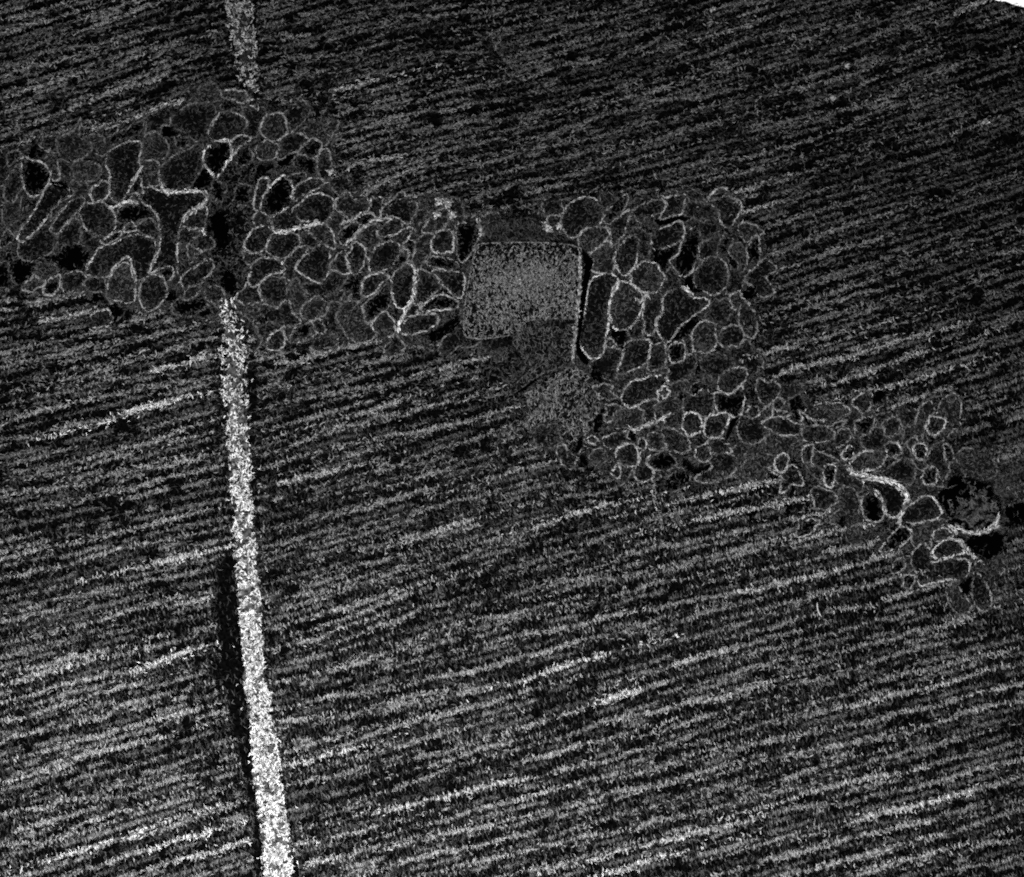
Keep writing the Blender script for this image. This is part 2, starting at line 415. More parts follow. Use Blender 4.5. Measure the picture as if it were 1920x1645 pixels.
STR[(960, 1225)] = """10 620,370 700,340 760,320 850,290 910,275;6 150,520 250,490 350,460 480,415 620,370;5 910,275 980,255 1110,215 1240,180
5 1470,190 1580,160 1740,110 1880,80;6 660,500 780,480 860,470 960,440 1050,430 1190,395 1300,350;6 1300,350 1450,345 1540,325 1640,290 1780,240 1880,220
4 280,640 420,600 560,550 660,500;5 1130,560 1220,530 1310,500 1420,460 1540,430;5 1600,490 1700,450 1830,400;6 130,780 260,750 360,720 440,690 540,660 680,630 780,600
5 1720,550 1830,520 1880,500;6 0,940 70,930 210,905 330,860 460,830 560,820;5 560,820 680,790 780,770 900,720 1060,690;5 1100,690 1200,650 1300,600
5 1580,715 1700,690 1800,660 1860,645;5 640,910 740,890 820,870;5 900,890 1040,850 1200,800 1320,750;5 1160,930 1280,900 1400,870 1540,830
7 0,1080 70,1075 140,1050 200,1030;5 480,1110 600,1080 740,1020 900,1000 1080,980;5 200,1210 340,1150 480,1110;5 1030,1130 1120,1100 1240,1050
5 1400,1060 1480,1000 1620,960;4 1600,1100 1750,1020 1830,990;5 0,1350 100,1330;5 350,1330 450,1280;6 480,1360 560,1340 650,1330
5 800,1310 900,1290 1060,1220 1200,1210 1290,1180 1440,1150 1700,1080;7 640,1500 720,1470 830,1440 940,1420 1060,1390 1200,1360 1310,1330 1440,1300 1540,1275 1640,1250 1780,1220 1880,1180
6 0,1620 100,1600 210,1580 310,1570 480,1510;8 680,1620 760,1600 840,1585 900,1550 980,1530 1100,1490 1250,1465;6 1480,1640 1600,1600 1720,1580 1800,1550 1880,1500"""
STR[(1360, 900)] = """8 0,85 90,70 180,40 330,10 400,0;7 0,240 100,230 220,210 330,190 500,150;5 0,400 120,370 260,340 380,320 460,290;7 460,290 540,290 640,260 740,240 820,200
6 20,530 180,480 320,450;5 0,580 200,520 300,490;7 380,490 500,460 620,420 760,390 880,355 960,340 1100,330;5 300,650 430,630;6 700,520 820,520 930,495 1060,470 1150,420
7 0,850 120,820 260,800 420,750 520,730 630,710 730,690 820,655 920,630 1020,610 1100,580 1200,550 1330,540;4 0,920 160,890;5 300,940 440,900 560,890 680,830 780,810
6 900,800 1080,770 1160,735 1260,715 1390,690;7 1140,900 1220,870 1310,840 1380,820 1470,800 1560,760 1640,740;5 0,1080 120,1060 220,1020;5 280,1090 400,1070 500,1030 580,1000
6 820,950 920,940 1050,930;5 620,1170 760,1130 900,1090 1000,1070 1080,1040;5 1120,1020 1240,1020 1320,980 1420,960;5 40,1230 200,1200 320,1160;5 200,1270 310,1240
7 1540,1090 1640,1060 1750,1020 1840,980;5 880,1250 1020,1210 1200,1180 1380,1110 1480,1090;5 1060,1350 1200,1300 1320,1260 1460,1220 1600,1200 1740,1180
5 0,1580 130,1540 260,1500 400,1480;5 500,1490 640,1480 760,1440 880,1430"""
STR[(1440, 1225)] = """5 700,85 760,60 900,40;6 580,300 700,240 850,180 980,150 1200,120 1370,70 1480,40 1640,10;7 380,435 500,410 680,370 830,330 940,300 1140,260 1280,230 1400,190 1500,160 1620,120
5 1800,90 1880,70;7 1400,330 1540,290 1680,270 1750,245 1880,220;5 80,510 200,480 380,435;6 380,570 480,550 620,520 780,500 900,450 1040,420 1180,400 1260,380
7 1060,580 1140,545 1240,510 1360,470 1440,430 1560,410 1700,370 1860,350;6 0,650 100,640 180,620 280,590 380,570;6 0,780 120,755 230,730 320,710 420,690 560,660
5 600,670 760,640 880,610;5 620,840 760,790 960,740 1060,700 1210,680 1340,640 1500,600;5 40,950 160,910 290,870 420,820;5 1200,810 1300,790 1400,760 1540,740 1700,690 1840,640
5 0,1050 120,1010 200,990;7 130,1080 260,1030 400,1000 520,960 680,930 800,900 900,885 1040,870;6 1010,1000 1100,980 1240,940 1360,910 1480,860 1600,840 1740,800 1880,780
5 0,1190 160,1150 400,1110 600,1100 740,1050 800,1040;9 700,1200 880,1170 1020,1140 1120,1110 1240,1080 1320,1055 1420,1030 1520,1000;6 1520,1000 1700,960 1800,920 1880,900
6 560,1270 660,1220 780,1190;5 0,1390 140,1340 340,1280 520,1240;5 1180,1220 1380,1170 1500,1130 1610,1100;5 1740,1120 1880,1080
7 500,1390 640,1340 740,1330 850,1310 940,1280 1060,1250 1160,1235;6 0,1510 140,1490 300,1445 460,1410;5 1100,1400 1230,1360 1380,1310 1540,1250 1720,1190 1880,1140
7 300,1600 460,1550 580,1510 700,1480 800,1450 960,1410;7 900,1530 1060,1510 1160,1490 1260,1450 1320,1430;6 1430,1460 1560,1410 1640,1380 1750,1390
6 680,1620 770,1600 850,1570;5 40,1640 200,1600 300,1600;5 1320,1620 1440,1570 1560,1560 1740,1520 1880,1480"""

# vesicles: wall brightness (0-9), lumen (k black, d dark, g grey), outline points in each view
CEL = {}
CEL[(0, 180, 6)] = """6k 270,690 430,740 530,790 570,880 540,990 440,1110 330,1130 275,1020 250,900 240,790;3g 820,750 930,730 1030,730 1110,780 1140,870 1100,930 1010,960 900,960 830,900 810,830
5d 1030,1050 1150,965 1220,980 1230,1080 1180,1160 1080,1190 1020,1130;5d 1220,650 1290,590 1440,510 1570,500 1600,540 1570,650 1560,750 1580,830 1500,950 1430,1090 1350,1200 1250,1150 1230,1000 1230,860 1190,780
5k 1560,900 1600,1000 1610,1090 1500,1100 1440,1095 1510,970;3g 1630,450 1730,400 1850,480 1900,580 1850,700 1720,720 1620,700 1600,580;2k 1200,480 1400,380 1620,270 1640,330 1550,430 1400,470 1250,560 1190,560
0k 360,580 480,560 510,640 420,690 340,680;3k 110,640 240,620 200,720 110,780 80,700;0k 582,978 690,978 780,1020 828,1092 750,1062 648,1032"""
CEL[(0, 0, 1)] = """6d 90,348 73,378 60,402 50,417 38,433 32,450 42,455 50,448 66,435 82,415 100,392 118,375 140,364 120,352
5d 150,370 160,380 140,402 120,425 110,438 95,432 105,410 125,385;6d 275,350 300,358 312,362 340,361 375,358 388,365 386,380 372,392 352,402 342,412 335,440 332,470 333,512 318,500 300,505 280,512 295,480 300,450 298,420 295,405 285,392 268,380 262,362
0k 1112,690 1127,706 1125,722 1113,712;0k 1112,812 1117,790 1126,772 1136,768 1128,795;0k 1830,1005 1870,1000 1880,1020 1860,1045 1835,1040 1815,1020;0k 1885,955 1925,945 1925,975 1900,982
0d 908,642 930,638 960,636 965,642 948,651 925,655 910,652;0k 944,744 972,729 996,714 1016,704 1004,716 974,737;4k 1140,395 1160,372 1178,368 1172,390 1150,415 1132,418"""
CEL[(300, 180, 6)] = """9k 730,500 800,560 810,640 780,720 710,820 640,930 590,880 510,790 490,690 510,600 600,530;9k 1380,900 1480,970 1490,1080 1470,1200 1400,1280 1240,1355 1160,1290 1145,1200 1200,1080 1280,980
3d 130,250 280,120 420,80 600,95 640,170 590,310 520,440 430,500 330,450 200,380 150,330;5d 600,290 680,200 800,170 900,220 980,270 960,350 880,450 760,520 660,500 560,480 540,400;2k 680,110 760,50 880,70 930,130 800,160 690,160
5g 1130,350 1200,220 1310,190 1410,240 1430,330 1420,430 1340,500 1200,480 1140,420;4g 1090,570 1200,500 1320,540 1320,650 1250,720 1150,720 1080,650;3d 0,820 130,690 330,590 470,540 490,700 480,800 420,900 330,1030 120,1050 60,1000 0,930
0k 340,1020 430,930 500,830 560,900 560,980 450,1050;0k 10,350 100,340 150,420 130,480 40,440;2k 180,470 280,480 350,540 230,600 190,560;4k 1560,620 1700,490 1790,500 1810,600 1750,690 1640,680;0k 1340,740 1440,670 1530,650 1480,730 1390,790
3k 1420,920 1550,870 1650,880 1600,960 1520,1020 1480,960;5d 1510,1060 1620,960 1760,920 1850,980 1700,1080 1580,1130 1500,1190;6d 1640,1150 1760,1095 1880,1120 1960,1200 1940,1320 1850,1420 1680,1430 1560,1380 1500,1270
0k 1080,930 1110,830 1190,790 1280,800 1200,850 1130,920 1080,1000;3k 880,600 1000,560 1040,660 1000,770 900,780 850,700;2k 840,1050 930,980 1020,1040 1010,1180 920,1240 840,1180;2k 620,960 720,1000 740,1100 680,1200 590,1150 570,1050"""
CEL[(0, 400, 6)] = """6d 960,660 1060,480 1120,390 1260,350 1400,260 1550,250 1720,290 1760,400 1740,520 1620,720 1500,720 1480,560 1450,490 1380,520 1270,620 1230,700 1100,720 980,700;5g 1230,720 1380,560 1480,590 1520,720 1530,900 1490,990 1330,1000 1220,960 1210,840
4d 1590,800 1700,700 1830,720 1880,850 1860,960 1740,1080 1640,1090 1570,960;0k 110,600 220,540 400,560 370,680 280,800 150,740;0k 420,560 520,480 680,480 700,380 860,340 980,380 1000,460 920,630 800,650 680,640 600,560
5k 1140,330 1220,260 1340,200 1370,240 1290,310 1200,350;5k 1400,150 1480,110 1540,150 1510,200 1420,210;0k 1060,900 1130,890 1200,970 1220,1010 1120,1010 1040,980;5d 1010,1180 1080,1110 1200,1080 1250,1130 1260,1240 1150,1280 1020,1280;0k 1260,1050 1370,1080 1330,1190 1270,1210"""
CEL[(300, 400, 6)] = """6d 960,330 1010,230 1090,160 1200,150 1260,190 1230,280 1200,380 1120,430 1010,440 960,400;4d 1210,350 1240,270 1320,210 1450,220 1560,260 1580,340 1500,430 1420,500 1300,490 1200,420;6d 1010,640 1060,560 1180,500 1300,520 1390,560 1400,640 1250,690 1170,750 1080,820 1010,790
5d 1530,600 1650,460 1780,370 1890,400 1920,500 1900,650 1810,780 1720,760 1620,700;3d 380,290 480,240 590,280 610,370 520,420 430,400 370,350;0k 560,80 680,10 740,110 760,220 740,370 650,430 590,270 540,180;4k 390,470 520,460 530,510 450,530;0k 700,740 800,660 850,740 830,840 770,920 730,860
3d 260,950 300,860 420,800 470,830 420,910 310,970;0k 70,960 110,880 180,950 130,1010;0k 440,1140 520,1090 530,1140 470,1170;0k 1160,1220 1190,1150 1215,1200 1190,1260;2k 1470,1390 1540,1290 1680,1240 1740,1280 1680,1370 1560,1420 1480,1420
6d 1200,1450 1260,1360 1360,1320 1410,1390 1390,1490 1300,1550 1220,1520;4g 1580,1100 1640,1010 1760,940 1880,1000 1880,1100 1780,1180 1640,1200;3d 1120,860 1200,730 1380,720 1420,800 1400,950 1330,1050 1200,1000;3d 500,900 580,820 680,830 730,930 660,1000 540,990"""
CEL[(600, 400, 6)] = """4k 210,240 330,120 430,110 440,190 380,300 320,380 230,330;0k 490,80 540,10 610,20 590,90 530,120;5d 650,210 820,60 920,90 920,190 800,250 690,260;5d 330,420 400,340 500,380 510,480 480,600 400,690 330,620 310,500
6d 560,500 640,380 780,310 890,360 890,460 830,570 730,640 600,660 540,600;4k 950,330 1020,300 1070,350 1060,430 1030,540 990,520 1000,420 950,400;6d 1260,330 1290,240 1400,190 1490,220 1510,300 1480,420 1400,450 1290,440 1255,400;4k 1540,150 1640,100 1760,140 1800,240 1760,340 1700,450 1600,560 1550,470 1540,330
4k 1240,490 1400,500 1530,540 1560,600 1450,640 1300,610 1200,570;5d 1270,650 1420,650 1580,670 1630,760 1610,920 1560,950 1430,850 1330,740;4d 1110,640 1230,660 1330,780 1350,850 1280,910 1160,990 1090,1040 1090,860 1105,740;7d 800,740 900,610 980,560 1060,620 1070,740 1060,860 1030,970 950,1060 860,1050 820,920
3k 500,1030 620,920 770,780 800,920 810,990 760,1060 650,1150 540,1240 500,1160;5d 490,740 640,680 760,690 780,720 690,790 560,940 480,900;6k 1110,1110 1200,1010 1320,920 1450,930 1550,1020 1530,1080 1400,1080 1280,1090 1180,1110;5d 960,1220 1040,1160 1200,1130 1320,1150 1300,1260 1150,1330 1000,1360 920,1350
0k 1200,1400 1390,1270 1540,1200 1560,1240 1480,1340 1350,1430 1220,1440;3k 240,960 300,880 350,890 310,980 250,990;0k 30,1220 70,1170 90,1220 50,1260"""
CEL[(1060, 360, 4.8)] = """7d 340,730 440,760 470,840 410,960 390,1080 400,1160 360,1320 340,1440 260,1500 170,1460 130,1380 130,1260 160,1120 200,900 240,790;4g 110,460 130,380 250,310 380,330 390,400 300,500 180,550 130,510
6d 450,560 520,440 640,400 660,520 630,650 600,720 540,740 480,720 450,640;6g 600,700 680,640 800,640 870,720 880,830 820,900 730,900 640,870 590,790;5k 1050,480 1080,380 1160,320 1200,360 1210,470 1180,620 1130,720 1050,750 980,700 940,620 1010,560
0k 760,520 880,520 1000,480 960,560 920,640 900,690 850,660 790,590;5d 770,490 810,380 900,310 1020,270 1080,330 1040,430 940,490 830,520;0k 800,250 900,240 1060,210 1110,260 1000,270 860,300;7g 400,1000 450,850 550,800 650,880 710,960 690,1060 620,1180 540,1240 440,1230 410,1140
5d 720,960 800,910 870,950 860,1050 820,1180 780,1280 710,1240 700,1130;6d 880,950 960,880 1070,860 1140,940 1260,960 1300,1000 1220,1070 1080,1170 1000,1260 930,1350 850,1300 820,1180 870,1080;4d 1180,700 1270,600 1400,600 1460,700 1450,830 1350,930 1220,880 1150,800
0k 1070,830 1130,770 1160,840 1240,880 1180,900 1090,860;3k 1370,500 1430,390 1500,420 1490,500 1440,570 1370,560;4k 1640,620 1630,520 1680,420 1740,410 1750,500 1740,620 1690,710 1630,690;0k 1470,640 1520,610 1550,660 1510,690;0k 1590,930 1620,870 1710,870 1700,940 1620,970
2d 1260,1120 1320,1000 1440,950 1500,1020 1480,1120 1380,1180;5g 1140,1300 1180,1200 1300,1160 1350,1230 1360,1350 1300,1440 1180,1440;4d 1370,1300 1440,1220 1560,1210 1600,1290 1560,1380 1420,1390;0k 1810,790 1840,760 1870,790 1840,820;4d 600,180 700,110 830,70 900,100 880,170 760,220 660,250
0k 960,1320 1060,1210 1190,1130 1200,1180 1120,1280 1000,1360 940,1420"""
CEL[(1060, 600, 4.8)] = """6d 500,370 540,230 640,170 760,190 760,290 720,390 640,440 520,480 470,470 480,420;4d 770,250 880,200 910,300 900,400 820,450 740,440 750,340;5k 940,230 1060,210 1080,300 1050,370 960,380 930,310;0k 400,120 550,110 560,180 510,260 460,220
7d 510,680 560,580 700,530 860,490 900,560 840,640 830,710 730,720 600,790 520,750;6d 840,650 880,600 930,630 920,690 870,700;0k 1140,630 1160,570 1200,580 1190,640 1140,670;0k 1170,500 1200,400 1215,430 1190,540;5d 1370,590 1400,500 1530,430 1620,440 1630,520 1570,590 1500,660 1400,640
7d 1050,960 1080,850 1180,840 1230,940 1200,1010 1110,1040;6d 1250,1000 1270,890 1390,840 1480,860 1440,960 1400,1040 1290,1060;5k 1636,825 1660,785 1710,775 1745,825 1710,875 1660,870;0k 1430,1100 1470,980 1510,880 1570,870 1540,910 1490,1020 1440,1110
5d 1165,1200 1200,1135 1270,1130 1315,1200 1270,1270 1200,1265;4d 730,1130 760,1030 840,1010 890,1080 880,1160 790,1170;5k 650,1100 690,1060 730,1100 720,1160 670,1160;3g 430,960 470,820 600,780 700,830 680,940 560,970;0k 570,1060 600,960 640,1000 630,1080
3k 740,1260 900,1170 960,1220 1000,1280 920,1360 780,1330;0k 1040,1290 1090,1280 1160,1340 1240,1330 1310,1300 1290,1350 1180,1390 1080,1360;0k 90,1140 140,1080 160,1130 120,1180;5d 200,1080 240,1040 290,1080 260,1120;0k 120,1280 170,1220 200,1290 160,1330
3g 220,1230 270,1160 340,1160 380,1230 330,1300 260,1300;5d 460,1230 500,1130 600,1120 660,1200 640,1300 540,1310;5k 420,1370 470,1300 500,1350 480,1420 430,1410;0k 1010,690 1050,650 1080,690 1040,720"""
CEL[(1400, 660, 6)] = """4k 290,600 330,520 400,530 420,600 350,650;0k 470,580 510,510 590,520 600,620 520,660;5d 170,810 260,740 420,740 560,800 640,820 620,900 500,940 330,920 280,880;6d 310,1270 340,1180 420,1140 470,1200 440,1310 360,1350
6k 1070,1150 1140,1060 1200,1090 1210,1160 1150,1210 1090,1200;4k 1220,800 1290,740 1420,740 1430,830 1380,910 1270,920 1230,880;5d 1180,570 1270,480 1410,460 1400,560 1370,660 1290,680 1240,630;6k 1560,1080 1600,1010 1700,1040 1740,1110 1680,1170 1590,1170
0k 1430,470 1500,450 1520,500 1470,570 1410,560;5d 620,1200 640,1080 740,1040 730,1180 680,1250;4d 980,1000 1010,910 1120,860 1180,920 1100,1040 1040,1070;4d 1530,840 1570,760 1700,740 1720,850 1640,940 1560,930;6g 1160,1260 1220,1200 1280,1130 1400,1110 1540,1130 1530,1240 1440,1320 1290,1340 1200,1340
0k 230,1370 300,1400 370,1380 350,1410 270,1420;0k 540,730 590,710 620,760 570,770;4k 930,850 1020,790 1110,770 1060,830 960,870"""
CEL[(1400, 860, 6)] = """7d 1300,230 1500,260 1680,310 1770,400 1770,530 1710,640 1600,650 1560,600 1540,480 1470,370 1350,320;5k 1310,430 1400,370 1470,410 1530,500 1540,640 1480,710 1380,700 1310,620 1280,530
4d 740,440 760,310 870,330 1000,410 1010,490 900,560 780,560;6k 560,860 570,780 640,690 760,690 820,700 760,780 700,850 590,880;7k 850,190 890,80 990,80 1000,150 980,260 950,330 900,300 860,230;0k 460,350 500,310 540,350 500,390;0k 435,580 470,540 505,580 470,620
0k 1050,700 1080,665 1110,700 1080,735;0k 668,620 680,530 697,580;0k 0,640 60,590 110,620 60,690"""
CEL[(1600, 740, 6)] = """3d 350,850 500,740 640,740 700,830 680,930 640,1010 580,1000 470,960 330,920 230,870;6d 820,330 870,260 980,250 1040,300 1000,390 930,460 860,430 820,380;6k 670,610 730,540 810,580 820,680 770,730 700,700;5k 780,900 820,830 920,820 940,920 900,1000 790,1000
4k 1010,570 1060,560 1120,660 1110,760 1050,770 1030,680;7d 560,1300 660,1220 830,1140 930,1190 980,1270 980,1340 890,1410 760,1440 600,1440 520,1400"""
CEL[(1600, 940, 6)] = """5k 300,540 420,400 500,300 580,280 660,350 620,430 500,520 380,560;4k 440,740 480,660 560,640 570,740 500,800 430,800;4k 555,880 600,830 680,830 680,930 620,970 560,950;7d 900,560 960,470 1080,430 1190,450 1250,540 1180,600 1050,620 940,650
6d 880,690 1050,650 1250,650 1320,700 1300,790 1200,870 1020,890 860,930 760,950 720,850 660,700 680,560 780,470 870,560;5g 900,390 950,310 1050,310 1120,380 1050,420 930,450;0k 1190,940 1330,870 1330,920 1280,1050 1230,1010;5k 1360,710 1390,670 1440,680 1450,730 1410,760"""
# loose membranes
MEM = [(10, 6, "1588,875 1600,888 1622,892 1647,898 1667,902 1683,908 1695,920 1703,935"), (6, 4.5, "1703,935 1697,950 1688,968 1685,983"),
       (8, 4.5, "303,345 312,360 325,360 350,359 373,359"), (6, 5, "385,360 390,370 383,380 367,393 350,403 342,413"), (9, 5, "378,430 382,434 386,439"),
       (8, 4.5, "518,435 538,435 553,430 573,425 598,416"), (8, 4.5, "777,520 777,543 772,562 760,583 750,605 747,623"),
       (5, 4, "1087,482 1087,540 1081,600 1076,650 1074,680"), (7, 4.5, "207,391 230,382 245,378 260,382"), (7, 4, "1279,539 1289,543 1297,556"),
       (7, 4.5, "1798,1012 1810,1028 1828,1047"), (6, 4.5, "1775,982 1788,992 1793,1002"), (6, 4, "895,408 900,425 904,442"), (6, 4.5, "1190,558 1200,565 1211,551 1218,560"),
       (7, 4.5, "1020,415 1028,428 1032,436"), (6, 4, "640,420 655,414 668,408 680,402"), (5, 4, "645,460 668,440 690,420 710,412 738,408"),
       (6, 4, "1815,998 1828,1000 1850,995 1872,986"), (6, 4, "1180,800 1192,806 1215,795 1240,786 1255,775")]
HAIR = [("1532,1130 1533,1143 1536,1150 1540,1157", "short bright bent hair crossing strands of the lower right field"),
        ("268,311 262,320 255,333", "straight double bright hair on the wall of a long left vesicle"),
        ("192,1294 205,1295 215,1290 221,1284", "tiny bright curved hair lying low in the left field")]
GRAN = [(823, 377, 9), (840, 382, 10), (820, 402, 8), (848, 404, 9), (1562, 184, 6), (1588, 124, 5), (1848, 229, 6), (1336, 19, 5), (254, 1284, 4.5),
        (904, 441, 6), (1026, 430, 9), (1047, 424, 6), (620, 322, 7), (970, 527, 7)]
PLATE = [(893, 466), (900, 458), (935, 456), (985, 455), (1030, 456), (1070, 460), (1084, 466), (1087, 480), (1087, 530), (1083, 590), (1078, 598), (1055, 597), (1020, 599),
         (990, 602), (976, 616), (962, 627), (935, 632), (905, 635), (878, 633), (871, 625), (870, 590), (876, 545), (884, 500)]
CAP = [(902, 452), (903, 440), (918, 424), (945, 414), (985, 409), (1012, 416), (1024, 436), (1034, 452), (985, 453), (935, 453)]
LOBE = [(985, 604), (1020, 601), (1060, 598), (1080, 603), (1077, 640), (1070, 668), (1050, 688), (1015, 702), (985, 722), (962, 738), (945, 742), (975, 712), (995, 690), (985, 668), (970, 655), (962, 640), (966, 627)]
MASS = [(985, 738), (1010, 722), (1045, 702), (1065, 693), (1085, 692), (1100, 700), (1112, 722), (1122, 748), (1124, 778), (1112, 812), (1106, 838), (1088, 852), (1066, 846), (1052, 818), (1044, 790), (1020, 797), (1000, 812), (984, 798), (994, 768)]
FISS = [(1090, 470), (1101, 478), (1112, 490), (1107, 512), (1099, 555), (1093, 600), (1087, 640), (1090, 658), (1102, 676), (1100, 685), (1086, 672), (1079, 650), (1082, 615), (1088, 565), (1094, 520), (1097, 496)]
CLUSTER = [(-20, 285), (100, 258), (270, 212), (340, 184), (440, 178), (540, 203), (610, 250), (640, 300), (590, 330), (690, 350), (760, 372), (860, 392), (1000, 402), (1080, 375), (1200, 365), (1310, 372),
           (1400, 400), (1435, 440), (1440, 520), (1405, 620), (1420, 690), (1500, 735), (1560, 765), (1680, 775), (1780, 765), (1800, 840), (1850, 862), (1888, 895),
           (1892, 1000), (1872, 1060), (1850, 1110), (1825, 1138), (1760, 1085), (1650, 1050), (1570, 985), (1450, 890), (1360, 880), (1300, 900), (1180, 895), (1055, 862), (1020, 830), (982, 805), (975, 745), (925, 705), (880, 668), (850, 650), (740, 645), (560, 645), (440, 625),
           (340, 590), (200, 580), (120, 535), (-20, 530)]
BAND_UP = [(448, -20, 56), (450, 20, 56), (455, 60, 52), (460, 100, 48), (464, 130, 42), (468, 160, 32), (474, 190, 22), (480, 212, 14)]
BAND_LO = [(424, 560, 24), (428, 590, 40), (434, 630, 52), (438, 680, 54), (440, 740, 52), (446, 800, 46), (449, 860, 42), (453, 930, 42), (460, 1010, 44), (463, 1060, 44), (468, 1120, 42), (472, 1180, 40), (474, 1235, 40),
           (481, 1290, 42), (490, 1350, 46), (496, 1400, 48), (500, 1440, 54), (505, 1490, 52), (511, 1530, 52), (517, 1580, 54), (524, 1650, 56), (527, 1670, 56)]
GROOVE = [(436, 1030, 8), (430, 1060, 34), (432, 1130, 44), (438, 1200, 50), (444, 1260, 50), (454, 1330, 42), (463, 1400, 28), (474, 1480, 20), (488, 1560, 20), (494, 1650, 24)]
GROOVE_R = [(472, 690, 10), (474, 740, 16), (479, 790, 8)]
DARKCOL = [(398, 255), (440, 300), (470, 290), (482, 330), (470, 420), (452, 470), (470, 520), (440, 560), (405, 520), (385, 430), (392, 380), (410, 335)]

# ------------------------------------------------------------- helpers on the layout


def pts(s, ox, oy, k):
    return np.array([[ox + float(a.split(',')[0]) * k, oy + float(a.split(',')[1]) * k] for a in s.split()])


CL = np.array(CLUSTER, float)
GRID = np.zeros((int(H) + 160, int(W) + 160), bool)          # what strands already cover (80 px margin)


def mark(x, y, r, g=GRID):
    for dx in range(-r, r + 1):
        for dy in range(-r, r + 1):
            if dx * dx + dy * dy <= r * r:
                ix = np.clip(np.round(x + 80 + dx).astype(int), 0, g.shape[1] - 1)
                iy = np.clip(np.round(y + 80 + dy).astype(int), 0, g.shape[0] - 1)
                g[iy, ix] = True


def hit(x, y, g=GRID):
    ix = np.clip(np.round(np.asarray(x) + 80).astype(int), 0, g.shape[1] - 1)
    iy = np.clip(np.round(np.asarray(y) + 80).astype(int), 0, g.shape[0] - 1)
    return g[iy, ix]


def strip(path, grow=0.0):
    """outline polygon of a band given as (x, y, width)"""
    p = catmull(np.array(path, float), False, 4.0)
    l = np.stack([p[:, 0] - p[:, 2] / 2 - grow, p[:, 1]], 1)
    r = np.stack([p[:, 0] + p[:, 2] / 2 + grow, p[:, 1]], 1)
    return p, np.vstack([l, r[::-1]])


bandU, polyU = strip(BAND_UP, -2)
bandL, polyL = strip(BAND_LO, -2)
_, polyG = strip(GROOVE)
_, polyG2 = strip(GROOVE_R)
YY, XX = np.mgrid[0:GRID.shape[0], 0:GRID.shape[1]]
XX = XX - 80.0; YY = YY - 80.0
BLOCK = inside(CL, XX, YY) | inside(polyU, XX, YY) | inside(polyL, XX, YY) | inside(polyG, XX, YY) | inside(polyG2, XX, YY)
_, polyS = strip(BAND_LO, 26)
SIDE = inside(polyS, XX, YY)
BANDS = inside(polyU, XX, YY) | inside(polyL, XX, YY)
GRV = inside(polyG, XX, YY) | inside(polyG2, XX, YY)
INCL = inside(CL, XX, YY)
EDGE = [(1700, -300), (1790, -110), (1840, -30), (1858, -6), (1868, 0), (1878, 2.5), (1886, 2), (1893, 4.5), (1901, 8.5), (1910, 10.5), (1921, 13), (1960, 30), (2100, 70), (2500, 120)]
ED = np.array(EDGE)
OUT = inside(np.vstack([ED, [[2500, -300]]]), XX, YY)


def pct(x, y):
    return "%d%% across and %d%% down" % (int(np.clip(round(x / W * 100), 0, 100)), int(np.clip(round(y / H * 100), 0, 100)))


USED = {}


def unique(lab, extra):
    if lab in USED:
        for e in extra:
            if lab + ", " + e not in USED:
                lab = lab + ", " + e
                break
    USED[lab] = 1
    return lab


# ------------------------------------------------------------- the setting: dark section on a lit ground glass
b = Buf()
top = [(-400, -300)] + EDGE + [(2500, 2000), (-400, 2000)]
T = np.array(top, float)
z0, z1 = 0.0, -0.35
b.ngon(np.stack([wx(T[:, 0]), wy(T[:, 1]), np.full(len(T), z0)], 1)[::-1])
n = len(T)
V = np.concatenate([np.stack([wx(T[:, 0]), wy(T[:, 1]), np.full(n, z0)], 1), np.stack([wx(T[:, 0]), wy(T[:, 1]), np.full(n, z1)], 1)])
i = np.arange(n)
b.add(V, np.stack([i, (i + 1) % n, (i + 1) % n + n, i + n], 1))
tag(b.build("ground", [M['ground']]), "dark granular base sheet under the strands with a ragged top right edge", None, None, 'structure')

me = bpy.data.meshes.new("backdrop")
me.from_pydata([(-40, -34, -2.0), (40, -34, -2.0), (40, 34, -2.0), (-40, 34, -2.0)], [], [(0, 1, 2, 3)])
em = bpy.data.materials.new("lit_screen"); em.use_nodes = True
nt = em.node_tree
nt.nodes.remove(nt.nodes["Principled BSDF"])
e = nt.nodes.new("ShaderNodeEmission"); e.inputs[1].default_value = 1.15
nt.links.new(e.outputs[0], nt.nodes["Material Output"].inputs[0])
me.materials.append(em)
o = bpy.data.objects.new("backdrop", me); C.objects.link(o)
tag(o, "bright white lit screen showing past the ragged top right corner", None, None, 'structure')

# ------------------------------------------------------------- strands
raw = []
for (ox, oy), s in STR.items():
    for item in s.replace("\n", ";").split(";"):
        a, _, p = item.strip().partition(" ")
        raw.append((int(a) / 10.0, pts(p, ox, oy, Z)))
raw.sort(key=lambda r: -r[0] * np.hypot(*(r[1][-1] - r[1][0])))
strands = []
for br, p in raw:
    q = catmull(p, False, 2.0)
    if hit(q[:, 0], q[:, 1]).mean() > 0.55:
        continue
    mark(q[:, 0], q[:, 1], 5)
    strands.append((br, q))
FLOWP = np.concatenate([q[::12] for _, q in strands])
FLOWS = np.concatenate([(np.gradient(q[:, 1]) / np.maximum(np.gradient(q[:, 0]), 0.3))[::12] for _, q in strands])
FLOWS = np.clip(FLOWS, -0.6, 0.05)
gx, gy = np.meshgrid(np.arange(-60, 2000, 30.0), np.arange(-60, 1720, 30.0))
SL = np.zeros(gx.shape)
for r in range(gx.shape[0]):
    d2 = (gx[r][:, None] - FLOWP[:, 0]) ** 2 + (gy[r][:, None] - FLOWP[:, 1]) ** 2
    w = np.exp(-d2 / (2 * 70.0 ** 2)) + 1e-9
    SL[r] = (w * FLOWS).sum(1) / w.sum(1)


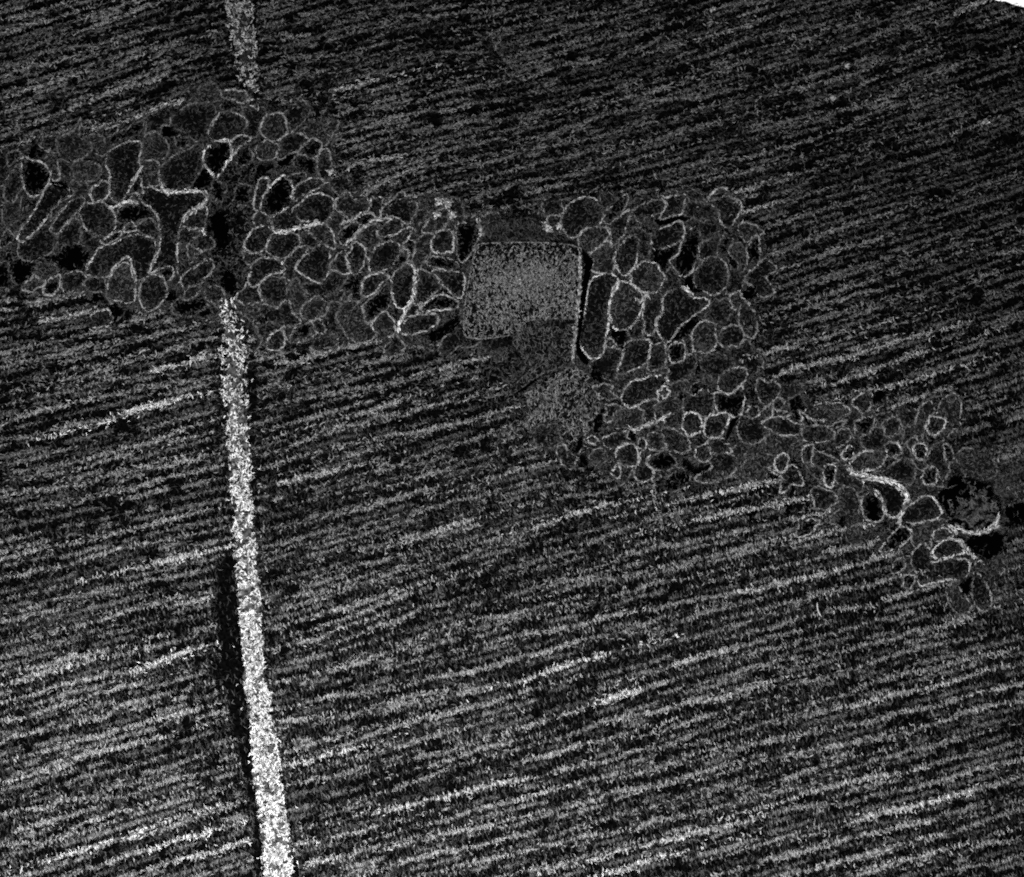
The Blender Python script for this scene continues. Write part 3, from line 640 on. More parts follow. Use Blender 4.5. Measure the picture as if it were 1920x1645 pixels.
def slope(x, y):
    fx = np.clip((np.asarray(x) + 60) / 30.0, 0, gx.shape[1] - 1.001); fy = np.clip((np.asarray(y) + 60) / 30.0, 0, gx.shape[0] - 1.001)
    i, j = fx.astype(int), fy.astype(int)
    u, v = fx - i, fy - j
    return (SL[j, i] * (1 - u) + SL[j, i + 1] * u) * (1 - v) + (SL[j + 1, i] * (1 - u) + SL[j + 1, i + 1] * u) * v


CORE = np.zeros_like(GRID)
for br, q in strands:
    mark(q[:, 0], q[:, 1], 4, CORE)


def extend(q, reach):
    """carry a strand on along the grain of the field until it meets another one"""
    cl = inside(CL, q[:, 0], q[:, 1]).any()
    ends = []
    for end, sg in ((q[0], -1), (q[-1], 1)):
        x, y = end
        P, ins = [], 0
        if not cl:
            for k in range(int(reach / 3)):
                x += 3 * sg; y += 3 * sg * float(slope(x, y))
                ins = ins + 3 if hit(x, y, INCL) else 0
                if (hit(x, y, BLOCK) and not (0 < ins < 36)) or hit(x, y, OUT) or not (-40 < x < W + 40 and -40 < y < H + 40):
                    break
                if k > 4 and hit(x, y, CORE):
                    break
                P.append((x, y))
        ends.append(P)
    h, tl = ends[0][::-1], ends[1]
    L0 = 0.0
    if h:
        hp = np.array(h + [tuple(q[0])]); L0 = np.hypot(*np.diff(hp, axis=0).T).sum()
    Lc = np.hypot(*np.diff(q, axis=0).T).sum()
    full = np.array(h + [tuple(a) for a in q] + tl)
    return full, (L0, L0 + Lc)


def grain_angle(x, y, a):
    """filaments lie across the strands low in the picture and run every way higher up"""
    x, y = np.asarray(x), np.asarray(y)
    across = np.clip((y - 620 - 0.15 * (960 - x)) / 500.0, 0, 1)
    rnd = R.uniform(0, np.pi, np.shape(x))
    perp = a + np.pi / 2 + R.normal(0, 0.28, np.shape(x))
    return np.where(R.uniform(size=np.shape(x)) < across * 0.88, perp, rnd)


def zoneb(x, y):
    """brightness gradient put into the greys: paler towards bottom left, darker towards top right"""
    return np.interp(y, [0, 400, 800, 1200, 1645], [0.86, 0.88, 0.98, 1.06, 1.10]) * np.interp(x, [0, 700, 1500, 1920], [1.1, 1.0, 0.95, 0.85])


def strand_mesh(buf, br, q, seed, mi_core, mi_fil, wmul=1.0, core=None):
    q, s = arc(q)
    L = s[-1]
    hw = (2.6 + 4.5 * br) * wmul
    d = np.arange(0, L, 2.0)
    if len(d) < 4:
        return
    x, y, a = at(q, s, d)
    c0, c1 = core if core else (0.0, L)

    def prof(v):
        out = np.maximum(np.maximum(c0 - v, v - c1), 0)
        inn = np.interp(np.minimum(v - c0, c1 - v), [0, 0.25 * (c1 - c0) + 4], [0.5, 1.0])
        return np.where(out > 0, np.interp(out, [0, 20, 70, 150], [0.5, 0.36, 0.26, 0.12]), inn) * np.interp(np.minimum(v, L - v), [0, 14], [0.15, 1])

    # slightly wandering core with ragged sides
    wv = wob(d, 22, seed, 0.8)
    x = x - np.sin(a) * wv; y = y + np.cos(a) * wv
    taper = np.clip(prof(d), 0.12, 1)
    ridge(buf, np.stack([x, y], 1), np.clip(hw * 0.36 * taper * (1 + 0.45 * wob(d, 5, seed + 1)), 0.5, 14), 0.028, 0.045, mi_core)
    n = int(L * (0.66 + 1.0 * br) * wmul)
    dd = R.uniform(0, L, int(n * 2.8))
    keep = R.uniform(size=len(dd)) < np.clip((0.50 + 0.13 * wob(dd, 80, seed + 2) + 0.10 * wob(dd, 22, seed + 4) + 0.14 * wob(dd, 8, seed + 3)), 0.08, 1) * prof(dd)
    dd = dd[keep]
    x, y, a = at(q, s, dd)
    wv = wob(dd, 22, seed, 0.8)
    off = R.normal(0, 1, len(dd)) * hw * np.where(R.uniform(size=len(dd)) < 0.66, 0.38, 0.95) + wv
    x = x - np.sin(a) * off; y = y + np.cos(a) * off
    an = grain_angle(x, y, a)
    along = R.uniform(size=len(dd)) < np.where(y < 650, 0.36, 0.2)
    an = np.where(along, a + R.normal(0, .35, len(dd)), an)
    filaments(buf, x, y, an, R.uniform(4.0, 8.5, len(dd)), R.uniform(1.0, 2.1, len(dd)), 0.036 + R.uniform(0, 0.03, len(dd)), R.normal(0, 0.45, len(dd)), mi_fil)


def place_words(x, y):
    bx = np.interp(y, bandL[:, 1], bandL[:, 0])
    if y > 560 and x < bx:
        return "left of the white band"
    if inside(CL, np.array([x]), np.array([y]))[0]:
        return "inside the vesicle cluster"
    if y > 560 and x < 900:
        return "right of the white band"
    cy = np.interp(x, [0, 500, 1000, 1400, 1700, 1920], [400, 420, 600, 640, 860, 950])
    return "above the vesicle cluster" if y < cy else "below the vesicle cluster"


strands.sort(key=lambda r: -len(r[1]))
single, rest = strands[:296], strands[296:]
for k, (br, q) in enumerate(single):
    buf = Buf()
    br_ = br if br < 0.45 else 0.45 + (br - 0.45) * (0.85 if br < 0.95 else 1.0)
    br2 = br_ * float(zoneb(q[:, 0].mean(), q[:, 1].mean()))
    qe, core = extend(q, 150)
    strand_mesh(buf, br2, qe, 100 + 7 * k, 0, 1, 1.0, core)
    mark(qe[::2, 0], qe[::2, 1], int(np.interp(qe[len(qe) // 2, 1], [300, 1000], [8, 11])))
    o = buf.build("fibre_strand", [M['core%d' % lev(br2)], M['strand%d' % lev(br2)]])
    L = len(q) * 2
    tone = "brilliant white" if br >= 0.85 else "bright" if br >= 0.65 else "pale" if br >= 0.48 else "dim"
    size = "very long" if L > 330 else "long" if L > 190 else "short" if L > 85 else "very short"
    mx, my = q[len(q) // 2]
    lab = "%s %s strand %s, middle at %s" % (size, tone, place_words(mx, my), pct(mx, my))
    tag(o, unique(lab, ["upper one", "lower one"]), "strand", "strands of the striped field")

NEARQ = [(br, extend(q, 150)[0]) for br, q in strands]
# finer fibres between them: far too many to count
buf = Buf()
for k, (br, q) in enumerate(rest):
    qe, core = extend(q, 150)
    strand_mesh(buf, br, qe, 9000 + k, NB + lev(br), lev(br), 1.0, core)
    mark(qe[::2, 0], qe[::2, 1], int(np.interp(qe[len(qe) // 2, 1], [300, 1000], [8, 11])))
seeds = np.stack([R.uniform(-30, W + 30, 26000), R.uniform(-30, H + 30, 26000)], 1)
nf = 0
for sx, sy in seeds:
    if hit(sx, sy) or hit(sx, sy, BLOCK) or hit(sx, sy, OUT):
        continue
    mx = R.uniform(70, 320)
    paths = []
    for sg in (1, -1):
        x, y, P = sx, sy, []
        for _ in range(int(mx / 2 / 3)):
            x += 3 * sg; y += 3 * sg * float(slope(x, y))
            if hit(x, y) or hit(x, y, BLOCK) or hit(x, y, OUT) or not (-40 < x < W + 40 and -40 < y < H + 40):
                break
            P.append((x, y))
        paths.append(P)
    P = paths[1][::-1] + [(sx, sy)] + paths[0]
    if len(P) < 8:
        continue
    q = np.array(P)
    mark(q[:, 0], q[:, 1], int(np.interp(sy + 0.3 * (960 - sx), [300, 1000], [9, 12])))
    NEARQ.append((0, q))
    br = float(np.clip(R.normal(0.34, 0.07), 0.16, 0.52) * zoneb(sx, sy))
    strand_mesh(buf, br, q, 20000 + nf, NB + lev(br), lev(br), 0.95)
    nf += 1
tag(buf.build("fine_fibres", [M['strand%d' % k] for k in range(NB)] + [M['core%d' % k] for k in range(NB)]),
    "fine dim fibres filling the gaps between the larger strands", "fine fibres", None, 'stuff')
print("strands", len(single), "rest", len(rest), "fine", nf)

NEAR = np.zeros_like(GRID)
for br, q in NEARQ:
    mark(q[:, 0], q[:, 1], 6, NEAR)

# ------------------------------------------------------------- felt of tiny filaments over the whole section
n = 290000
x, y = R.uniform(-60, W + 60, n), R.uniform(-60, H + 60, n)
incl = hit(x, y, INCL)
ok = ~hit(x, y, OUT) & ~(hit(x, y, GRV) & (R.uniform(size=n) < 0.62)) & (R.uniform(size=n) < np.where(incl, 0.78 + 0.6 * noise2(x, y, 24, 24, 3) + 0.35 * noise2(x, y, 9, 9, 4), np.where(hit(x, y, NEAR), 0.55, np.where(hit(x, y, SIDE), 0.34, np.interp(y, [500, 1100], [0.06, 0.2]))) * (1 + 0.35 * noise2(x, y, 160, 120, 2) + 0.3 * noise2(x, y, 14, 14, 1)) * np.interp(y, [0, 600, 1000, 1645], [0.62, 0.75, 1.05, 1.15]))) & ~(inside(DARKCOL, x, y) & (R.uniform(size=n) < 0.5))
x, y, incl = x[ok], y[ok], incl[ok]
a = np.arctan(slope(x, y))
an = np.where(incl, R.uniform(0, np.pi, len(x)), grain_angle(x, y, a))
zb = zoneb(x, y)
u = R.uniform(size=len(x)) + (zb - 1) * 1.6
mi = np.where(u > 0.86, 2, np.where(u > 0.42, 1, 0))
ln, wd, zz, cu = R.uniform(5, 13, len(x)), R.uniform(1.1, 2.0, len(x)), R.uniform(0.004, 0.026, len(x)), R.normal(0, 0.5, len(x))
buf = Buf()
for k in range(3):
    s = (mi == k) & ~incl
    filaments(buf, x[s], y[s], an[s], ln[s], wd[s], zz[s], cu[s], k)
tag(buf.build("fine_filaments", [M['fil_faint'], M['fil_dim'], M['fil_mid']]), "felt of tiny dark grey filaments covering the striped field", "filaments", None, 'stuff')
buf = Buf()
s = incl
filaments(buf, x[s], y[s], an[s], ln[s] * 0.85, wd[s], zz[s], cu[s], 0)
xc, yc = R.uniform(-60, W + 60, 130000), R.uniform(160, 1160, 130000)
s = hit(xc, yc, INCL) & (R.uniform(size=len(xc)) < 0.75 + 0.55 * noise2(xc, yc, 24, 24, 3) + 0.4 * noise2(xc, yc, 8, 8, 5)) & ~(inside(DARKCOL, xc, yc) & (R.uniform(size=len(xc)) < 0.5))
xc, yc = xc[s], yc[s]
hx, hy = R.uniform(1790, 1980, 9000), R.uniform(835, 1150, 9000)
s = (R.uniform(size=9000) < 0.55 + 0.6 * noise2(hx, hy, 7, 18, 31) + 0.3 * noise2(hx, hy, 30, 30, 32)) & ((np.hypot((hx - 1900) / 60, (hy - 890) / 42) < 1) | (np.hypot((hx - 1895) / 75, (hy - 1085) / 48) < 1))
xc, yc = np.concatenate([xc, hx[s]]), np.concatenate([yc, hy[s]])
m = len(xc)
filaments(buf, xc, yc, R.uniform(0, np.pi, m), R.uniform(4, 9, m), R.uniform(1.4, 2.4, m), R.uniform(0.01, 0.035, m), R.normal(0, .5, m), 1)
tag(buf.build("granular_matrix", [M['fil_mid'], M['fil_dim']]), "grey granular matrix packed between the vesicles of the cluster", "matrix", None, 'stuff')

# ------------------------------------------------------------- the white band


def band(path, poly, core, fil, per, label, fade, core_w):
    p, s = arc(path[:, :2])
    wd = path[:, 2]
    buf = Buf()
    d = np.arange(0, s[-1], 3.0)
    x, y, a = at(p, s, d)
    w = np.interp(d, s, wd)
    cols = 11
    V = np.zeros((len(d), cols, 3))
    for j in range(cols):
        t = j / (cols - 1) * 2 - 1
        r = w * (0.47 * np.interp(d / s[-1], *core_w)) * t + (wob(d, 9, 40 + j) * 3.0 if abs(t) == 1 else 0)
        V[:, j, 0] = wx(x - np.sin(a) * r); V[:, j, 1] = wy(y + np.cos(a) * r)
        V[:, j, 2] = 0.005 if abs(t) == 1 else 0.05 + 0.012 * wob(d, 12, 60 + j)
    i, j = np.meshgrid(np.arange(len(d) - 1), np.arange(cols - 1), indexing='ij')
    k = (i * cols + j).ravel()
    buf.add(V.reshape(-1, 3), np.stack([k, k + cols, k + cols + 1, k + 1], 1), 0)
    n = int(s[-1] * np.mean(wd) * per)
    dd = R.uniform(0, s[-1], n)
    t = np.where(R.uniform(size=n) < 0.8, R.uniform(-1, 1, n), np.clip(R.normal(0, 0.95, n), -1.8, 1.8))
    w = np.interp(dd, s, wd)
    x, y, a = at(p, s, dd)
    # pits where the filaments thin out
    pit = 0.9 * noise2(x + t * w * 0.5, y, 10, 6, 77) + 0.9 * noise2(x + t * w * 0.5, y, 5, 4, 78)
    keep = (R.uniform(size=n) < np.interp(np.abs(t), [0, .75, 1.05, 1.6], [1, 1.0, .35, .1])) & (pit > -0.22 - 0.5 * np.exp(-((y - 1432) / 14) ** 2) - np.interp(y, [500, 1400, 1645], [0, 0.08, 0.2])) & (R.uniform(size=n) < fade(dd / s[-1]))
    x, y, a, t, w = x[keep], y[keep], a[keep], t[keep], w[keep]
    off = t * w * 0.5 + 2.2 * noise2(x * 0, y, 30, 26, 55) + np.sign(t) * 2.0 * noise2(t * 40, y, 60, 12, 56)
    x, y = x - np.sin(a) * off, y + np.cos(a) * off
    m = len(x)
    filaments(buf, x, y, R.normal(np.pi / 2, 0.9, m), R.uniform(4, 9, m), R.uniform(1.3, 2.5, m), 0.055 + R.uniform(0, .04, m), R.normal(0, .55, m), 1)
    o = buf.build("fibrous_band", [core, fil])
    tag(o, label, "band", "upright pale bands crossing the strands")


band(bandL, polyL, M['band_core'], M['band_fil'], 0.27, "long brilliant white granular band running down from the cluster to the bottom edge",
     lambda f: np.interp(f, [0, .03, .12, .25, 0.5, 0.8, 1], [0.12, .20, .34, .42, .54, .85, 1]), ([0, .06, .3, 1], [0.1, 0.5, 0.95, 1]))
band(bandU, polyU, M['band_core_pale'], M['band_fil_pale'], 0.2, "short fading pale band coming down from the top edge", lambda f: np.interp(f, [0, .5, .8, 1], [.75, 0.6, .28, .1]), ([0, .5, 1], [1, .8, .1]))

# ------------------------------------------------------------- vesicles and voids
cells = []
for (ox, oy, s), t in CEL.items():
    for item in t.replace("\n", ";").split(";"):
        a, _, p = item.strip().partition(" ")
        cells.append((int(a[0]) / 10.0, a[1], pts(p, ox, oy, 1.0 / s)))
print("cells", len(cells))
# smaller vesicles packed into the room left between the large ones
OCC = np.zeros_like(GRID)


def occupy(q):
    lo = np.floor(q.min(0)).astype(int) - 2; hi = np.ceil(q.max(0)).astype(int) + 3
    xx, yy = np.meshgrid(np.arange(lo[0], hi[0]), np.arange(lo[1], hi[1]))
    m_ = inside(q, xx, yy)
    mark(xx[m_], yy[m_], 1, OCC)


for c_ in cells:
    occupy(catmull(c_[2], True, 2.0))
for P_ in (CAP, DARKCOL, [(855, 652), (985, 652), (985, 745), (930, 765), (855, 730)], [(940, 690), (1000, 690), (1000, 830), (940, 830)], PLATE, LOBE, MASS, FISS):
    occupy(np.array(P_, float))
for br, q in strands:
    mark(q[:, 0], q[:, 1], 5, OCC)
for mm in MEM:
    q = catmull(pts(mm[2], 0, 0, 1), False, 2.0); mark(q[:, 0], q[:, 1], 3, OCC)
PITBOX = (1755, 885, 1885, 1050)
extra = []
for it in range(9000):
    sx, sy = R.uniform(0, W), R.uniform(180, 1130)
    if not inside(CL, np.array([sx]), np.array([sy]))[0] or hit(sx, sy, OCC) or inside(polyL, np.array([sx]), np.array([sy]))[0]:
        continue
    if PITBOX[0] < sx < PITBOX[2] and PITBOX[1] < sy < PITBOX[3] or sx > 1840:
        continue
    big = np.interp(it, [0, 3000, 9000], [44, 28, 13])
    th0, rx, ry = R.uniform(0, np.pi), big, big * R.uniform(0.34, 0.85)
    rad = []
    for th in np.linspace(0, 2 * np.pi, 14, endpoint=False):
        lim = 1 / np.hypot(np.cos(th - th0) / rx, np.sin(th - th0) / ry)
        r_ = 2.0
        while r_ < lim and not hit(sx + r_ * np.cos(th), sy + r_ * np.sin(th), OCC):
            r_ += 1.5
        rad.append(max(r_ - 1.0, 1.5))
    rad = np.array(rad)
    rad = np.minimum(rad, 0.75 * rad + 0.25 * (np.roll(rad, 1) + np.roll(rad, -1)))
    th = np.linspace(0, 2 * np.pi, 14, endpoint=False)
    pp = np.stack([sx + rad * np.cos(th), sy + rad * np.sin(th)], 1)[::2] if False else np.stack([sx + rad * np.cos(th), sy + rad * np.sin(th)], 1)
    A_ = 0.5 * abs(np.dot(pp[:, 0], np.roll(pp[:, 1], -1)) - np.dot(pp[:, 1], np.roll(pp[:, 0], -1)))
    if A_ < 95 or rad.min() < 2.5:
        continue
    if len(extra) >= 172:
        break
    wbx = R.choice([0.2, 0.3, 0.4, 0.5], p=[.2, .35, .3, .15])
    extra.append((float(wbx), str(R.choice(['k', 'd', 'g'], p=[.3, .45, .25] if A_ < 600 else [.04, .6, .36])), pp))
    occupy(catmull(pp, True, 2.0))
print("extra", len(extra))
cells += extra
WNAME = {9: "brilliant white", 7: "bright", 6: "bright", 5: "pale", 4: "pale", 3: "dim", 2: "faint"}


def area_of(q):
    x, y = q[:, 0], q[:, 1]
    return 0.5 * abs(np.dot(x, np.roll(y, -1)) - np.dot(y, np.roll(x, -1)))


cells.sort(key=lambda c: -area_of(c[2]))
for k, (wb, tone, p) in enumerate(cells):
    q = catmull(p, True, 2.0)
    if k >= 0:
        nn = len(q); dv = q - q.mean(0); ph = np.arange(nn) / nn * 2 * np.pi
        amp = min(2.4, 0.09 * math.sqrt(area_of(q)))
        wv = sum(amp / j ** 0.5 * R.normal() * np.sin(j * ph + R.uniform(0, 6.3)) for j in range(3, 8)) * 0.55
        q = q + dv / np.maximum(np.hypot(*dv.T), 1)[:, None] * wv[:, None]
    if wb <= 0.2:
        nn = len(q); dv = q - q.mean(0)
        q = q + dv / np.hypot(*dv.T)[:, None] * (np.convolve(np.tile(R.normal(0, 2.2, nn), 3), np.ones(3) / 2, 'same')[nn:2 * nn])[:, None]
    cx, cy = q.mean(0)
    A = area_of(q)
    z = 0.050 + 0.00012 * k
    # lumen: a plug with a flat top, its own sparse filaments
    buf = Buf()
    buf.ngon(np.stack([wx(q[:, 0]), wy(q[:, 1]), np.full(len(q), z)], 1), 0)
    n = len(q); i = np.arange(n)
    V = np.concatenate([np.stack([wx(q[:, 0]), wy(q[:, 1]), np.full(n, z)], 1), np.stack([wx(q[:, 0]), wy(q[:, 1]), np.full(n, 0.002)], 1)])
    buf.add(V, np.stack([i, i + n, (i + 1) % n + n, (i + 1) % n], 1), 0)
    dens = {'k': 0.014, 'd': 0.075, 'g': 0.105}[tone]
    m = max(3, int(A * dens * 1.6))
    lo, hi = q.min(0), q.max(0)
    fx, fy = R.uniform(lo[0], hi[0], m), R.uniform(lo[1], hi[1], m)
    # thicker towards one side, as the sections are
    th = R.uniform(0, 2 * np.pi)
    gsel = 0.5 + 0.5 * ((fx - cx) * np.cos(th) + (fy - cy) * np.sin(th)) / (0.5 * np.hypot(*(hi - lo)))
    s = inside(q, fx, fy) & (R.uniform(size=m) < np.clip(gsel + 0.3 * noise2(fx, fy, 12, 12, 8), 0.1, 1))
    fx, fy = fx[s], fy[s]
    m = len(fx)
    filaments(buf, fx, fy, R.uniform(0, np.pi, m), R.uniform(4, 9, m), R.uniform(1.1, 1.9, m), z + R.uniform(0.001, 0.008, m), R.normal(0, .5, m), 1)
    lm = [M['void'], M['fil_faint']] if tone == 'k' else [M['lumen_dark'], M['fil_dim']] if tone == 'd' else [M['lumen_grey'], M['fil_mid']]
    ext = (hi - lo)
    cov = np.cov((q - [cx, cy]).T); ev = np.sqrt(np.maximum(np.linalg.eigvalsh(cov), 1e-3)); el = ev[1] / ev[0]
    shape = "round" if el < 1.3 else "oval" if el < 1.9 else "elongated"
    size = "large" if A > 3800 else "mid-sized" if A > 1300 else "small" if A > 420 else "tiny"
    lum = {'k': "black", 'd': "dark", 'g': "grey"}[tone]
    if wb == 0:
        o = buf.build("dark_void", lm)
        tag(o, unique("%s %s %s gap without a rim, at %s" % (size, shape, lum, pct(cx, cy)), ["upper one", "lower one"]), "void", "black gaps between the vesicles")
        continue
    e = empty("vesicle", cx, cy)
    e.location = (float(wx(cx)), float(wy(cy)), 0.0)
    l = buf.build("lumen", lm)
    buf = Buf()
    qq, s = arc(q, True)
    wp = 1.1 + 1.15 * wb
    ridge(buf, q, np.clip(wp * (0.34 + 0.22 * wob(np.arange(n) * 2.0, 34, 500 + k) + 0.14 * wob(np.arange(n) * 2.0, 7, 300 + k)), 0.3, 5), z + 0.006, z + 0.016, 0, True)
    m = int(s[-1] * (0.55 + 1.5 * wb))
    dd = R.uniform(0, s[-1], m)
    keep = R.uniform(size=m) < np.clip(0.66 + 0.30 * wob(dd, 34, 500 + k) + 0.18 * wob(dd, 9, 700 + k), 0.06, 1)
    dd = dd[keep]; m = len(dd)
    x, y, a = at(qq, s, dd)
    off = R.normal(0, wp * 0.42, m)
    filaments(buf, x - np.sin(a) * off, y + np.cos(a) * off, a + R.normal(0, .5, m), R.uniform(4, 8, m), R.uniform(1.2, 2.2, m), z + R.uniform(0.006, 0.03, m), R.normal(0, .3, m), 1)
    m = int(s[-1] * 0.75)
    dd = R.uniform(0, s[-1], m)
    x, y, a = at(qq, s, dd)
    off = R.normal(0, 5.0, m)
    filaments(buf, x - np.sin(a) * off, y + np.cos(a) * off, R.uniform(0, np.pi, m), R.uniform(4, 8, m), R.uniform(1.3, 2.2, m), z + R.uniform(0.002, 0.012, m), R.normal(0, .4, m), 2)
    wl = lev(wb * 1.0 + 0.07)
    w_ = buf.build("membrane", [M['core%d' % wl], M['strand%d' % wl], M['fil_dim']])
    for c in (l, w_):
        c.parent = e
        c.matrix_parent_inverse = e.matrix_world.inverted() if False else c.matrix_parent_inverse
        c.location = (-e.location[0], -e.location[1], 0)
    tag(e, unique("%s %s %s vesicle with %s rim, at %s" % (size, shape, lum, WNAME[int(round(wb * 10))], pct(cx, cy)), ["upper one", "lower one"]), "vesicle", "vesicles of the cluster")

# ------------------------------------------------------------- loose membranes, plate, lobes, crack
ZT = 0.086


def curve_thing(name, q, br, wp, z, per=1.4):
    buf = Buf()
    qq, s = arc(q)
    d = np.arange(0, s[-1], 2.0)
    x, y, a = at(qq, s, d)
    tp = np.clip(np.minimum(d, s[-1] - d) / 10, 0.3, 1)
    ridge(buf, np.stack([x, y], 1), wp * 0.42 * tp * (1 + .2 * wob(d, 8, int(q[0, 0]))), z, z + 0.014, 0)
    m = int(s[-1] * per)
    dd = R.uniform(0, s[-1], m)
    x, y, a = at(qq, s, dd)
    off = R.normal(0, wp * 0.42, m)
    filaments(buf, x - np.sin(a) * off, y + np.cos(a) * off, a + R.normal(0, .5, m), R.uniform(4, 9, m), R.uniform(1.5, 2.8, m), z + R.uniform(0.006, 0.03, m), R.normal(0, .3, m), 1)
    return buf.build(name, [M['core%d' % lev(br + .08)], M['strand%d' % lev(br + .08)]])


for k, (br, wp, s) in enumerate(MEM):
    q = catmull(pts(s, 0, 0, 1), False, 2.0)
    o = curve_thing("membrane_fold", q, br / 10.0, wp, ZT + 0.0004 * k)
    mx, my = q[len(q) // 2]
    lab = "%s loose membrane line among the vesicles, at %s" % ("brilliant white" if br > 8 else "bright" if br > 6 else "pale", pct(mx, my))
    if k == 0: lab = "brilliant white thick curved membrane arching over two dark vesicles near the right edge"
    tag(o, unique(lab, ["upper one", "lower one"]), "membrane", "loose membranes of the cluster")


def slab(name, poly, mats, z, dens, label, cat, hot=None, lng=(5, 11), rim=0.31):
    q = catmull(np.array(poly, float), True, 3.0) if rim > 0.3 else np.array(poly, float)
    buf = Buf()
    n = len(q); i = np.arange(n)
    zt = z if rim > 0.3 else 0.030
    buf.ngon(np.stack([wx(q[:, 0]), wy(q[:, 1]), np.full(n, zt)], 1), 0)
    V = np.concatenate([np.stack([wx(q[:, 0]), wy(q[:, 1]), np.full(n, zt)], 1), np.stack([wx(q[:, 0]), wy(q[:, 1]), np.full(n, 0.002)], 1)])
    buf.add(V, np.stack([i, i + n, (i + 1) % n + n, (i + 1) % n], 1), 0)
    if rim <= 0.3:
        z = 0.024
    lo, hi = q.min(0), q.max(0)
    m = int(np.prod(hi - lo) * dens)
    x, y = R.uniform(lo[0], hi[0], m), R.uniform(lo[1], hi[1], m)
    s = inside(q, x, y)
    if hot is not None:
        s &= R.uniform(size=m) < hot(x, y)
    x, y = x[s], y[s]; m = len(x)
    filaments(buf, x, y, R.normal(np.pi / 2, 0.8, m), R.uniform(*lng, m), R.uniform(1.2, 2.2, m), z + R.uniform(0.001, 0.03, m), R.normal(0, .5, m), 1)
    # a thin rim
    qq, ss = arc(q, True)
    dd = R.uniform(0, ss[-1], int(ss[-1] * rim))
    x, y, a = at(qq, ss, dd)
    filaments(buf, x, y, a + R.normal(0, .4, len(dd)), R.uniform(4, 8, len(dd)), R.uniform(1.4, 2.3, len(dd)), z + R.uniform(0.004, 0.02, len(dd)), R.normal(0, .3, len(dd)), 1)
    o = buf.build(name, mats)
    tag(o, label, cat)
    return o


slab("granular_plate", PLATE, [M['lumen_dark'], M['fil_grey']], ZT + 0.010, 0.21, "broad grey granular plate, brightest in its middle, left of the black crack", "plate",
     lambda x, y: np.clip(0.17 + 0.08 * noise2(x, y, 30, 30, 9) + 0.62 * np.exp(-(((x - 985) / 75) ** 2 + ((y - 528) / 42) ** 2)) + np.interp(y, [410, 470, 500, 640], [0.02, 0.04, .17, .17]) - 0.0 * x, 0.10, 1), (4, 8))
slab("dark_patch", CAP, [M['lumen_dark'], M['fil_dim']], ZT + 0.009, 0.10, "dark grey smooth cap along the top edge of the granular plate", "patch")
slab("dark_lobe", LOBE, [M['lumen_dark'], M['fil_mid']], ZT + 0.013, 0.055, "smooth dark grey pointed lobe hanging below the granular plate", "lobe")
slab("granular_mass", MASS, [M['lumen_dark'], M['fil_grey']], ZT + 0.012, 0.075, "mottled grey granular mass under the dark lobe and the crack", "granular mass",
     lambda x, y: np.clip((0.75 + 0.35 * noise2(x, y, 22, 22, 12) + 0.3 * noise2(x, y, 8, 8, 13)) * np.interp(y, [690, 780, 850], [1, 0.85, 0.2]), 0.03, 1), rim=0.15)
q = catmull(np.array(FISS, float), True, 2.0)
buf = Buf()
n = len(q); i = np.arange(n)
zf = ZT + 0.016
buf.ngon(np.stack([wx(q[:, 0]), wy(q[:, 1]), np.full(n, zf)], 1), 0)
buf.add(np.concatenate([np.stack([wx(q[:, 0]), wy(q[:, 1]), np.full(n, zf)], 1), np.stack([wx(q[:, 0]), wy(q[:, 1]), np.full(n, .002)], 1)]), np.stack([i, i + n, (i + 1) % n + n, (i + 1) % n], 1), 0)
tag(buf.build("crack", [M['void']]), "narrow black upright crack along the right side of the granular plate", "crack")

# the big black pit by the right edge with a clump of granules in it
PIT = [(1775, 905), (1800, 893), (1825, 900), (1850, 915), (1868, 940), (1873, 965), (1860, 987), (1835, 999), (1808, 995), (1788, 978), (1772, 962), (1767, 935)]
q = catmull(np.array(PIT, float), True, 2.0)
ph = np.arange(len(q)) / len(q) * 2 * np.pi
q = q + (q - q.mean(0)) / 52.0 * sum(5.0 / j ** 0.5 * np.sin(j * ph + j * j) for j in range(3, 12))[:, None] * 0.8
e = empty("vesicle", 0, 0)
e.location = (float(wx(1820)), float(wy(945)), 0)
zp = ZT + 0.018
buf = Buf(); n = len(q); i = np.arange(n)
buf.ngon(np.stack([wx(q[:, 0]), wy(q[:, 1]), np.full(n, zp)], 1), 0)
buf.add(np.concatenate([np.stack([wx(q[:, 0]), wy(q[:, 1]), np.full(n, zp)], 1), np.stack([wx(q[:, 0]), wy(q[:, 1]), np.full(n, .002)], 1)]), np.stack([i, i + n, (i + 1) % n + n, (i + 1) % n], 1), 0)
l = buf.build("lumen", [M['void']], e)
l.location = (-e.location[0], -e.location[1], 0)
buf = Buf()
x = R.normal(1833, 26, 1500); y = R.normal(957, 24, 1500)
nz = noise2(x, y, 8, 8, 21) + 0.5 * noise2(x, y, 4, 4, 22)
s = inside(q * 0.94 + np.array([1820, 945]) * 0.06, x, y) & (nz > 0.0)
x, y = x[s], y[s]
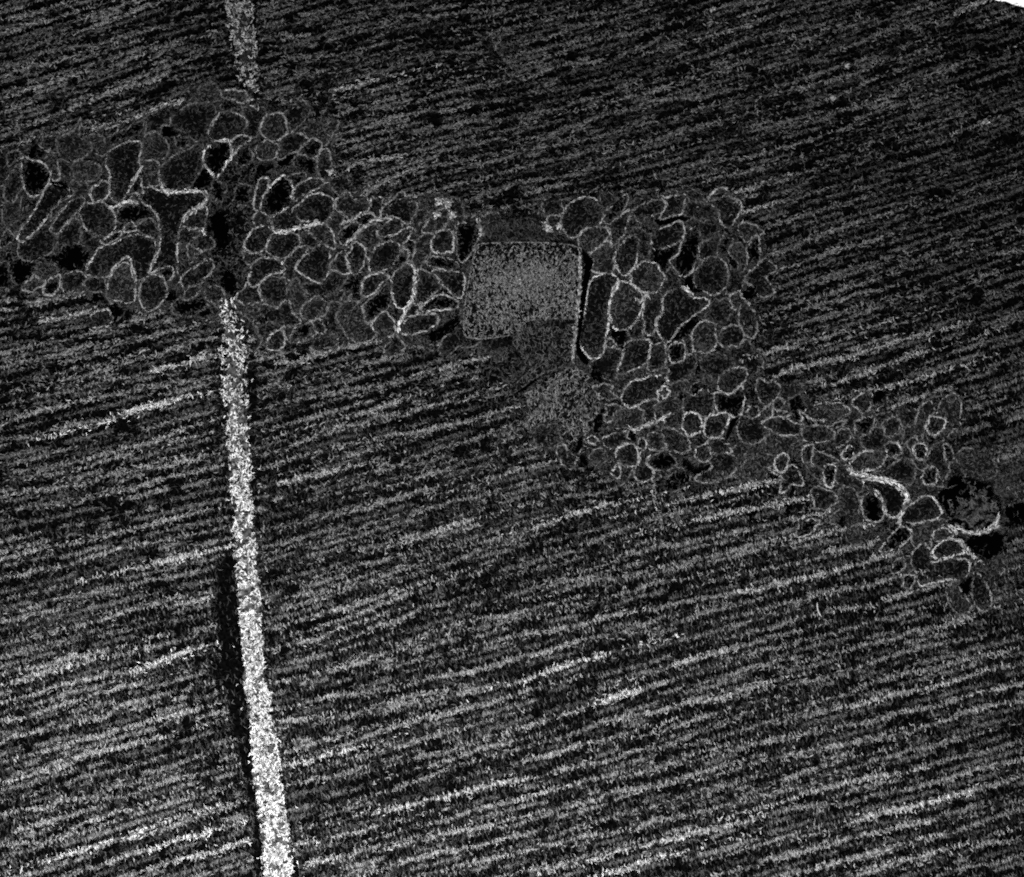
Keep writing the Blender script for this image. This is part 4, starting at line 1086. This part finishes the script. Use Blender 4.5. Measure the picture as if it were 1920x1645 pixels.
filaments(buf, x, y, R.uniform(0, np.pi, len(x)), R.uniform(5, 10, len(x)), R.uniform(1.6, 2.6, len(x)), zp + R.uniform(0.002, .03, len(x)), R.normal(0, .5, len(x)), 0)
cq = catmull(np.array([(1812, 958), (1818, 938), (1832, 930), (1850, 938), (1856, 958), (1846, 974), (1830, 982), (1816, 974)], float), True, 3)
buf.ngon(np.stack([wx(cq[:, 0]), wy(cq[:, 1]), np.full(len(cq), zp + 0.0008)], 1), 1)
g = buf.build("granule_clump", [M['fil_mid'], M['lumen_dark']], e); g.location = (-e.location[0], -e.location[1], 0)
rim = curve_thing("membrane", catmull(np.array([(1873, 965), (1860, 987), (1835, 999), (1808, 996), (1790, 982)], float), False, 2), 0.62, 4, zp + 0.004)
rim.parent = e; rim.location = (-e.location[0], -e.location[1], 0)
tag(e, "big round black pit with a clump of grey granules inside, near the right edge", "vesicle", "vesicles of the cluster")

# ------------------------------------------------------------- small things: granules and hairs
for k, (x, y, r) in enumerate(GRAN):
    buf = Buf()
    m = int(10 + r * r * 0.45)
    gx_, gy_ = R.normal(x, r * 0.38, m), R.normal(y, r * 0.34, m)
    filaments(buf, gx_, gy_, R.uniform(0, np.pi, m), R.uniform(4, 7, m), R.uniform(2, 3.4, m), ZT + R.uniform(0, .03, m), R.normal(0, .4, m), 0)
    o = buf.build("granule", [M['strand9']])
    lab = "%s bright granule at %s" % ("large" if r > 12 else "mid-sized" if r > 7 else "small", pct(x, y))
    tag(o, unique(lab, ["left one", "right one"]), "granule", "bright granules")
for k, (s, lab) in enumerate(HAIR):
    q = catmull(pts(s, 0, 0, 1), False, 1.5)
    buf = Buf()
    d = np.linspace(0, 1, len(q))
    for o_ in ((-1.3, 1.3) if k == 1 else (0,)):
        qq = q + np.array([o_, 0.0])
        wv = 0.8 * np.clip(np.minimum(d, 1 - d) * 6, .35, 1) * (0.7 if k else 1)
        ridge(buf, qq, wv, ZT + 0.03, ZT + 0.04, 0)
    tag(buf.build("hair", [M['band_fil']]), lab, "hair", "stray bright hairs")
